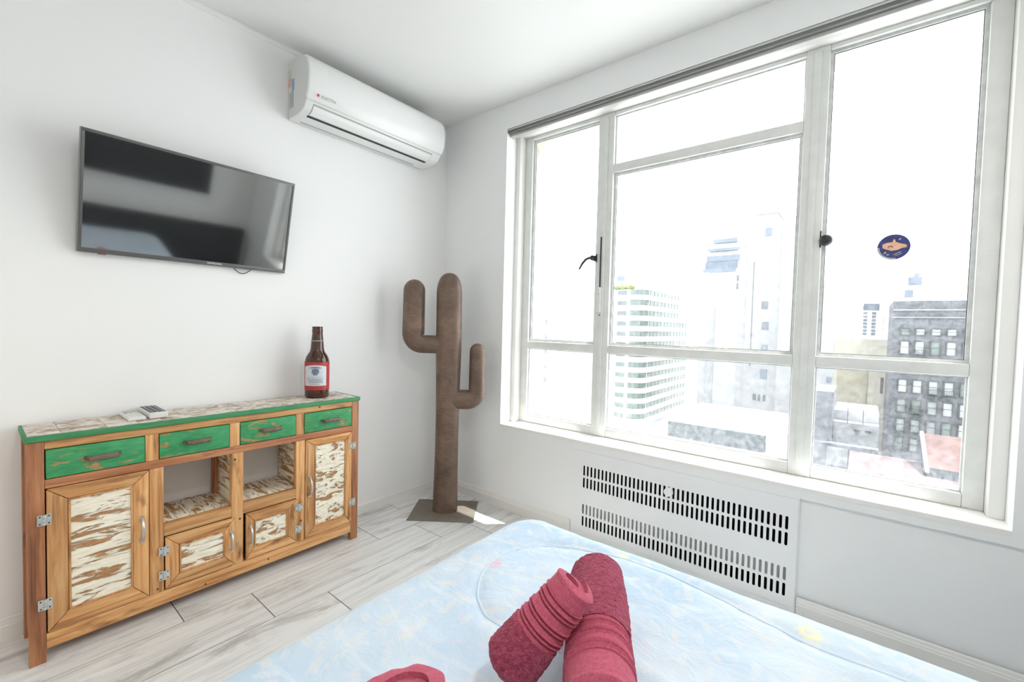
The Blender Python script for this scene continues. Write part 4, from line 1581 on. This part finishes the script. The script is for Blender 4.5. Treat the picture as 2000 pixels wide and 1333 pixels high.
def bpart(name, mat, root, x0, x1, y0, y1, z0, z1):
    b = root.location
    return MB().box(x0-b.x, x1-b.x, y0-b.y, y1-b.y, z0-b.z, z1-b.z).build(name, mat, root)


# -- banded office building with a rounded corner
A0 = (112.0, 50.0, GZ)
ba = thing('office_building', 'white office building with green window bands and a rounded corner', 'building', A0)


def outline(ins):
    """plan: front face, rounded corner, long side running away"""
    pts = [(112+ins, 66.0), (112+ins, 47.5)]
    cx_, cy_, r = 116.0, 47.9, 4.0-ins
    for i in range(1, 9):
        a = math.pi+math.pi/2*i/8
        pts.append((cx_+r*math.cos(a), cy_+r*math.sin(a)))
    pts += [(152.0, 43.9+ins), (152.0, 66.0)]
    return [(x-A0[0], y-A0[1]) for x, y in pts]


NF, FH = 13, 2.87
for i in range(NF):
    zb = -25.2+i*FH-GZ
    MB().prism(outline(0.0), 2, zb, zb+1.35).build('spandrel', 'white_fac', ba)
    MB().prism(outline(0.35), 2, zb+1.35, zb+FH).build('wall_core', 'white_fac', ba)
    for k_ in range(12):
        x0 = 117.0+k_*2.9
        if i > 9 and k_ > 8: continue
        bpart('window', 'green_glass', ba, x0, x0+2.6, 44.0, 44.22, zb+GZ+1.37, zb+GZ+FH-0.02)
    for k_ in range(2):
        y0 = 49.0+k_*4.2
        bpart('window', 'dark_win' if i > 5 else 'green_glass', ba, 112.12, 112.33, y0, y0+2.6, zb+GZ+1.45, zb+GZ+FH-0.3)
    # the curved corner panes
    cx_, cy_, r = 116.0-A0[0], 47.9-A0[1], 3.75
    for k_ in range(4):
        vsx = []
        for zz in (zb+1.4, zb+FH-0.05):
            for rr in (r, r+0.15):
                for s_ in (0.04, 0.96):
                    a = math.pi+math.pi/2*(k_+s_)/4
                    vsx.append((cx_+rr*math.cos(a), cy_+rr*math.sin(a), zz))
        MB().add(vsx, [(0, 1, 3, 2), (4, 6, 7, 5), (2, 3, 7, 6), (0, 4, 5, 1), (0, 2, 6, 4), (1, 5, 7, 3)]).build('window', 'green_glass', ba)
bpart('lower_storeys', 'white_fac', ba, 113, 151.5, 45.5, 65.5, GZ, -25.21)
pl = thing('roof_planter', 'yellow-green planting on the roof of the green-banded building', 'plants', (114.0, 50.5, -25.2+NF*FH))
for i in range(26):
    a, b = random.uniform(-1.2, 1.2), random.uniform(-2.6, 2.6)
    r = random.uniform(0.45, 0.9)
    MB().lathe([(0.05, 0), (r*0.8, r*0.3), (r, r*0.9), (r*0.6, r*1.5), (0.05, r*1.7)], (a, b, 0.02), 8).build('bush', 'plant', pl, True)
ro = thing('roof_plant_room', 'small blue plant room on the roof of the banded building', 'plant room', (113.5, 56.0, -25.2+NF*FH))
MB().box(0, 3, -5.6, -3.4, 2.6, 4.0).build('louvre', 'blue_win', ro)
MB().box(0.2, 3, -5.6, -3.4, 0, 2.59).build('wall', 'white_fac', ro)

# -- white stepped tower
bb_ = thing('stepped_tower', 'tall white stepped tower with few small windows', 'building', (130, 18, GZ))
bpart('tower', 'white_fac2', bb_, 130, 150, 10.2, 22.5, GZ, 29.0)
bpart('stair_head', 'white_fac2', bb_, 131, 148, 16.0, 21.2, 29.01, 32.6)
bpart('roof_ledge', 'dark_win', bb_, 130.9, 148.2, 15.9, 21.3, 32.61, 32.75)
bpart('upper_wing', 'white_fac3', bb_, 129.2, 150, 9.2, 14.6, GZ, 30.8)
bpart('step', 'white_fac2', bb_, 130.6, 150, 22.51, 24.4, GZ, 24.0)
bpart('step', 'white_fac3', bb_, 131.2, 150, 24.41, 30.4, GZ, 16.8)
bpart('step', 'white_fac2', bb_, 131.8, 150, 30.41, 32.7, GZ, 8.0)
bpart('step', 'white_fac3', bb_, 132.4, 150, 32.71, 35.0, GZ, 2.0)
for (y0, y1, z0, z1, mt) in ((17.3, 18.8, 7.4, 9.4, 'dark_win'), (17.0, 18.5, 1.9, 3.9, 'dark_win'), (17.0, 18.4, -4.2, -2.2, 'blue_win'), (16.9, 18.4, -11.2, -8.7, 'blue_win'),
                             (19.2, 19.9, -17.1, -15.5, 'dark_win'), (18.2, 18.7, -17.2, -15.5, 'dark_win'), (17.0, 17.5, -17.2, -15.5, 'dark_win'), (17.0, 18.7, -22.4, -20.9, 'blue_win'), (17.2, 18.6, 26.6, 28.7, 'blue_win')):
    wn = bpart('window', mt, bb_, 129.85, 129.99, y0, y1, z0, z1)
    bpart('glazing_bar', 'white_fac2', wn, 129.75, 129.845, y0, y1, (z0+z1)/2-0.12, (z0+z1)/2+0.12) if y1-y0 > 1 else None
for zz in (15.2, 13.0):
    bpart('duct', 'dark_win', bb_, 131.0, 131.15, 24.9, 25.3, zz, zz+1.6)
bpart('drain_pipe', 'dark_win', bb_, 129.8, 129.98, 20.9, 21.02, -8, 20)
# rooftop masts
for y_ in (24.1, 23.3, 20.2, 12.0, 10.9):
    ht = 29.0 if 15 > y_ or y_ < 22 else 24.0
    bpart('roof_pipe', 'dark_win', bb_, 133, 133.2, y_, y_+0.15, (30.81 if y_ < 14.6 else (24.01 if y_ > 22.5 else 32.76)), (30.81 if y_ < 14.6 else (24.01 if y_ > 22.5 else 32.76))+1.6)

# -- terraced glass top behind
bc = thing('terraced_tower', 'distant bluish tower with stacked overhanging terraces', 'building', (180, 41, GZ))
bpart('core', 'white_fac', bc, 183, 200, 36, 46, GZ, 36.5)
for (y0, y1, z0, z1, mt) in ((36.0, 44.5, 35.5, 37.0, 'blue_win'), (35.0, 46.5, 32.4, 33.4, 'blue_win'), (34.6, 47.2, 33.4, 34.2, 'white_fac2'), (34.8, 46.8, 28.4, 30.6, 'blue_win'), (34.2, 47.6, 30.6, 31.2, 'white_fac2'),
                             (36.0, 48.0, 24.2, 25.6, 'blue_win'), (35.6, 47.2, 25.6, 28.3, 'blue_tower')):
    bpart('terrace', mt, bc, 181, 182.95, y0, y1, z0, z1)

# -- low dark roof with a white roof in front
bd_ = thing('low_hall', 'low hall with a long dark roof edge and white roof', 'building', (75, 16, GZ))
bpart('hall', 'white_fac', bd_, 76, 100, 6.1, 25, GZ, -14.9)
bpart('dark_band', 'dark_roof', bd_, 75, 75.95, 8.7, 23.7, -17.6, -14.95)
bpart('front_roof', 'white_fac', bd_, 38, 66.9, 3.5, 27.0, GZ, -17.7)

# -- cream party-wall block
be = thing('cream_block', 'cream windowless block with a sand panel left of the grey building', 'building', (100, -2, GZ))
bpart('block', 'cream_fac', be, 101.1, 125, -8.2, 1.6, GZ, 0.4)
bpart('annexe', 'white_fac2', be, 101.1, 124, 1.61, 6.0, GZ, 10.5)
bpart('sand_panel', 'cream_panel', be, 101.0, 101.09, -3.5, 1.0, -12.4, -5.3)
for (y0, z0) in ((4.9, 2.0), (4.7, -0.6), (4.8, -3.4), (4.9, -6.5), (2.6, -8.2)):
    bpart('window', 'blue_win', be, 100.95, 101.09, y0-0.7, y0, z0, z0+1.1)
bpart('rust_stain', 'pink_roof', be, 101.0, 101.09, -5.7, -5.35, -9.4, -6.5)

# -- checkered blue tower far off
bf = thing('blue_tower', 'slim distant blue tower with checkered balconies', 'building', (160, -4, GZ))
bpart('shaft', 'white_fac', bf, 160, 172, -6.0, -2.2, GZ, 9.5)
bpart('cap', 'blue_tower', bf, 159.6, 159.99, -6.0, -2.4, 8.3, 10.2)
for i in range(7):
    for j in range(2):
        bpart('balcony', 'blue_tower', bf, 159.5, 159.99, -3.4-j*1.9, -2.5-j*1.9, 1.2+i*1.0, 1.7+i*1.0)
bg_ = thing('rooftop_block', 'pale blue lift house on a white roof behind the grey building', 'building', (150, -12, GZ))
bpart('base', 'white_fac', bg_, 150, 165, -16, -7, GZ, 14.2)
bpart('lift_house', 'blue_tower', bg_, 150.5, 155, -13.8, -11.2, 14.21, 16.4)
bpart('lift_house', 'blue_win', bg_, 150.5, 155, -13.2, -12.2, 16.41, 17.4)
bpart('vent', 'blue_tower', bg_, 149.8, 149.99, -12.2, -10.6, 11.1, 13.0)

# -- grey stone apartment building
bh = thing('apartment_building', 'dark grey stone apartment building with rows of bright windows', 'building', (87, -10, GZ))
EY0, EY1 = -15.2, -6.0
bpart('wall', 'brick_pier', bh, 87.12, 101, EY0, EY1, GZ, 6.5)
bpart('cornice', 'pale_wall', bh, 86.85, 87.11, EY0, EY1, 5.0, 5.25)
bpart('cornice', 'pale_wall', bh, 86.85, 87.11, EY0, EY1, 3.9, 4.1)
rowsE = [(0.55, 1.95, 1.0), (-4.9+2.95+0.35, 2.1, 1.15), (-7.5, 2.1, 1.15), (-10.45, 2.1, 1.15), (-13.4, 2.1, 1.15), (-16.3, 2.1, 1.1), (-19.3, 2.1, 1.1)]
rowsE = [(1.25, 1.1, 1.15), (-1.65, 2.1, 1.15), (-7.5, 2.1, 1.15), (-10.55, 2.1, 1.15), (-13.5, 2.1, 1.15), (-16.4, 2.1, 1.1), (-4.6, 2.1, 1.15)]
colsE = [-6.95, -8.62, -10.35, -12.0, -13.7]
for ri, (z0, h_, w_) in enumerate(rowsE):
    for ci, yc in enumerate(colsE):
        f = MB()
        y1_, y0_ = yc-bh.location.y, yc-w_-bh.location.y
        zb_ = z0-GZ
        e = 0.13
        for (a, b, c, d_) in ((y0_, y1_, zb_, zb_+e), (y0_, y1_, zb_+h_-e, zb_+h_), (y0_, y0_+e, zb_+e, zb_+h_-e), (y1_-e, y1_, zb_+e, zb_+h_-e)):
            f.box(-0.10, 0.115, a, b, c, d_)
        f.box(-0.04, 0.115, y0_+e, y1_-e, zb_+h_*0.52, zb_+h_*0.52+0.05)
        wn = f.build('window', 'win_frame_dark', bh)
        MB().box(0.05, 0.10, y0_+e, y1_-e, zb_+e, zb_+h_-e).build('pane', 'pane_sky' if (ri+ci*2) % 5 else 'green_glass', wn)
for (yc, z0) in ((-8.5, -1.75), (-10.2, -7.6), (-11.9, -7.6), (-8.5, -10.65)):
    rl = MB()
    y1_, y0_ = yc+0.2-bh.location.y, yc-1.5-bh.location.y
    zb_ = z0-GZ
    rl.box(-0.65, 0.115, y0_, y1_, zb_-0.12, zb_)
    rl.box(-0.65, -0.60, y0_, y1_, zb_+0.85, zb_+0.92)
    nbar = 9
    for i in range(nbar):
        yy = y0_+(y1_-y0_-0.04)*i/(nbar-1)
        rl.box(-0.64, -0.60, yy, yy+0.04, zb_, zb_+0.85)
    rl.build('balcony', 'iron', bh)

# -- low houses in front of it
bi = thing('weathered_house', 'weathered grey party wall and pale low house with two slits', 'building', (70, -2, GZ))
bpart('party_wall', 'grey_wall', bi, 70, 80, 0.2, 2.6, GZ, -6.6)
bpart('rear_wall', 'white_fac2', bi, 73, 82, -4.6, 0.19, GZ, -9.3)
bpart('gable', 'pale_wall', bi, 71, 72.95, -4.6, 0.15, GZ, -10.6)
bpart('front_wall', 'grey_wall', bi, 68.5, 69.95, -4.6, 2.6, GZ, -13.2)
bpart('door', 'pale_wall', bi, 68.3, 68.49, -1.6, 0.6, -16.0, -13.6)
for yy in (-2.2, -3.3):
    bpart('slit', 'iron', bi, 70.8, 70.99, yy-0.5, yy+0.1, -11.6, -11.35)
for yy in (-1.4, -3.0):
    bpart('pole', 'iron', bi, 70.5, 70.6, yy, yy+0.08, -10.59, -8.6)
bj = thing('pink_terrace', 'faded pink roof terrace with a small white skylight box', 'roof', (52, -5.5, GZ))
bpart('terrace', 'pink_roof', bj, 52, 59.2, -10.5, -1.8, GZ, -13.2)
bpart('terrace', 'pink_roof', bj, 59.21, 66, -8.0, -1.8, GZ, -13.2)
bpart('skylight', 'white_fac', bj, 55, 57, -6.1, -4.7, -13.19, -12.2)
bpart('parapet', 'pale_wall', bj, 52, 52.3, -10.5, -1.8, -13.19, -12.9)
bk = thing('red_roofed_house', 'small house with a red pitched roof and white gable edge', 'building', (60, -10, GZ))
bpart('walls', 'grey_wall', bk, 60, 66, -13.5, -8.3, GZ, -12.35)
rb_ = bk.location
rf = MB().prism([(60-rb_.x-0.4, -12.34-rb_.z), (66-rb_.x+0.2, -9.9-rb_.z), (66-rb_.x+0.2, -12.34-rb_.z)], 1, -13.6-rb_.y, -8.35-rb_.y).build('roof', 'red_roof', bk)
MB().prism([(59.4-rb_.x, -12.5-rb_.z), (66.2-rb_.x, -9.72-rb_.z), (66.2-rb_.x, -10.1-rb_.z), (59.4-rb_.x, -12.85-rb_.z)], 1, -8.349-rb_.y, -8.05-rb_.y).build('gable_edge', 'white_fac', bk)
for i in range(6):
    bpart('fence_bar', 'iron', bk, 59.3, 59.4, -8.6-i*0.8, -8.5-i*0.8, -15.5, -12.9)
# -- pale slab behind the left pane
bl = thing('pale_slab_block', 'very pale apartment slab seen through the left pane', 'building', (120, 95, GZ))
bpart('slab', 'white_fac', bl, 120, 140, 76, 112, GZ, 9.0)
for (y0, z0) in ((80.5, 2.0), (80.5, -3.0), (80.5, -8.0), (80.5, -13.0), (80.5, -17.5)):
    bpart('window', 'pale_wall', bl, 119.85, 119.99, y0, y0+0.9, z0, z0+1.6)

# ================================================================ CEILING FILL LAMP (added for fill light, unseen behind the camera)
LX, LY = -1.75, -2.75
cl = thing('ceiling_fill_lamp', 'round ceiling lamp added as unseen fill light above the head of the bed', 'lamp', (LX, LY, RZ))
M['lamp_glow'], nt_, b_ = new_mat('fill_lamp_lit_glass')
b_.inputs['Base Color'].default_value = (0.9, 0.88, 0.82, 1)
b_.inputs['Emission Color'].default_value = (1.0, 0.86, 0.68, 1)
b_.inputs['Emission Strength'].default_value = 0.6
MB().lathe([(0.02, -0.0005), (0.17, -0.0005), (0.17, -0.03), (0.02, -0.03)], n=40).build('canopy', 'trim', cl, True)
MB().lathe([(0.02, -0.031), (0.16, -0.031), (0.155, -0.06), (0.12, -0.085), (0.06, -0.098), (0.004, -0.10)], n=40).build('shade', 'lamp_glow', cl, True)
ld = bpy.data.lights.new('ceiling_fill_light', 'AREA')
ld.shape = 'DISK'
ld.size = 0.3
ld.energy = 3.0
ld.color = (1.0, 0.965, 0.925)
lo_ = bpy.data.objects.new('ceiling_fill_light', ld)
COL.objects.link(lo_)
lo_.location = (0, 0, -0.112)
lo_.parent = cl

# ================================================================ FLOOR FILL LAMP (added for warm fill light, unseen left of the camera)
fl_ = thing('floor_fill_lamp', 'standing lamp added as unseen warm fill light by the wall opposite the window', 'lamp', (-2.86, -1.15, 0.0))
MB().lathe([(0.01, 0.0005), (0.13, 0.0005), (0.13, 0.012), (0.03, 0.022), (0.012, 0.03)], n=36).build('base', 'black_metal', fl_, True)
MB().cyl((0, 0, 0.025), (0, 0, 1.12), 0.011, None, 16).build('pole', 'black_metal', fl_, True)
M['lamp_shade'], nt_, b_ = new_mat('linen_shade')
b_.inputs['Base Color'].default_value = (0.85, 0.78, 0.66, 1)
b_.inputs['Roughness'].default_value = 0.9
b_.inputs['Transmission Weight'].default_value = 0.0
MB().lathe([(0.19, 1.08), (0.14, 1.36), (0.137, 1.36), (0.187, 1.08)], n=40).build('shade', 'lamp_shade', fl_, True)
MB().lathe([(0.004, 1.12), (0.018, 1.13), (0.03, 1.17), (0.028, 1.20), (0.012, 1.225), (0.002, 1.23)], n=24).build('bulb', 'lamp_glow', fl_, True)
fd = bpy.data.lights.new('floor_fill_light', 'POINT')
fd.energy = 1.8
fd.shadow_soft_size = 0.05
fd.color = (1.0, 0.85, 0.66)
fo = bpy.data.objects.new('floor_fill_light', fd)
COL.objects.link(fo)
fo.location = (0, 0, 1.02)
fo.parent = fl_

for o in list(COL.objects):
    if o.parent is None and o.get('category') == 'building':
        o['group'] = 'buildings of the city outside the window'
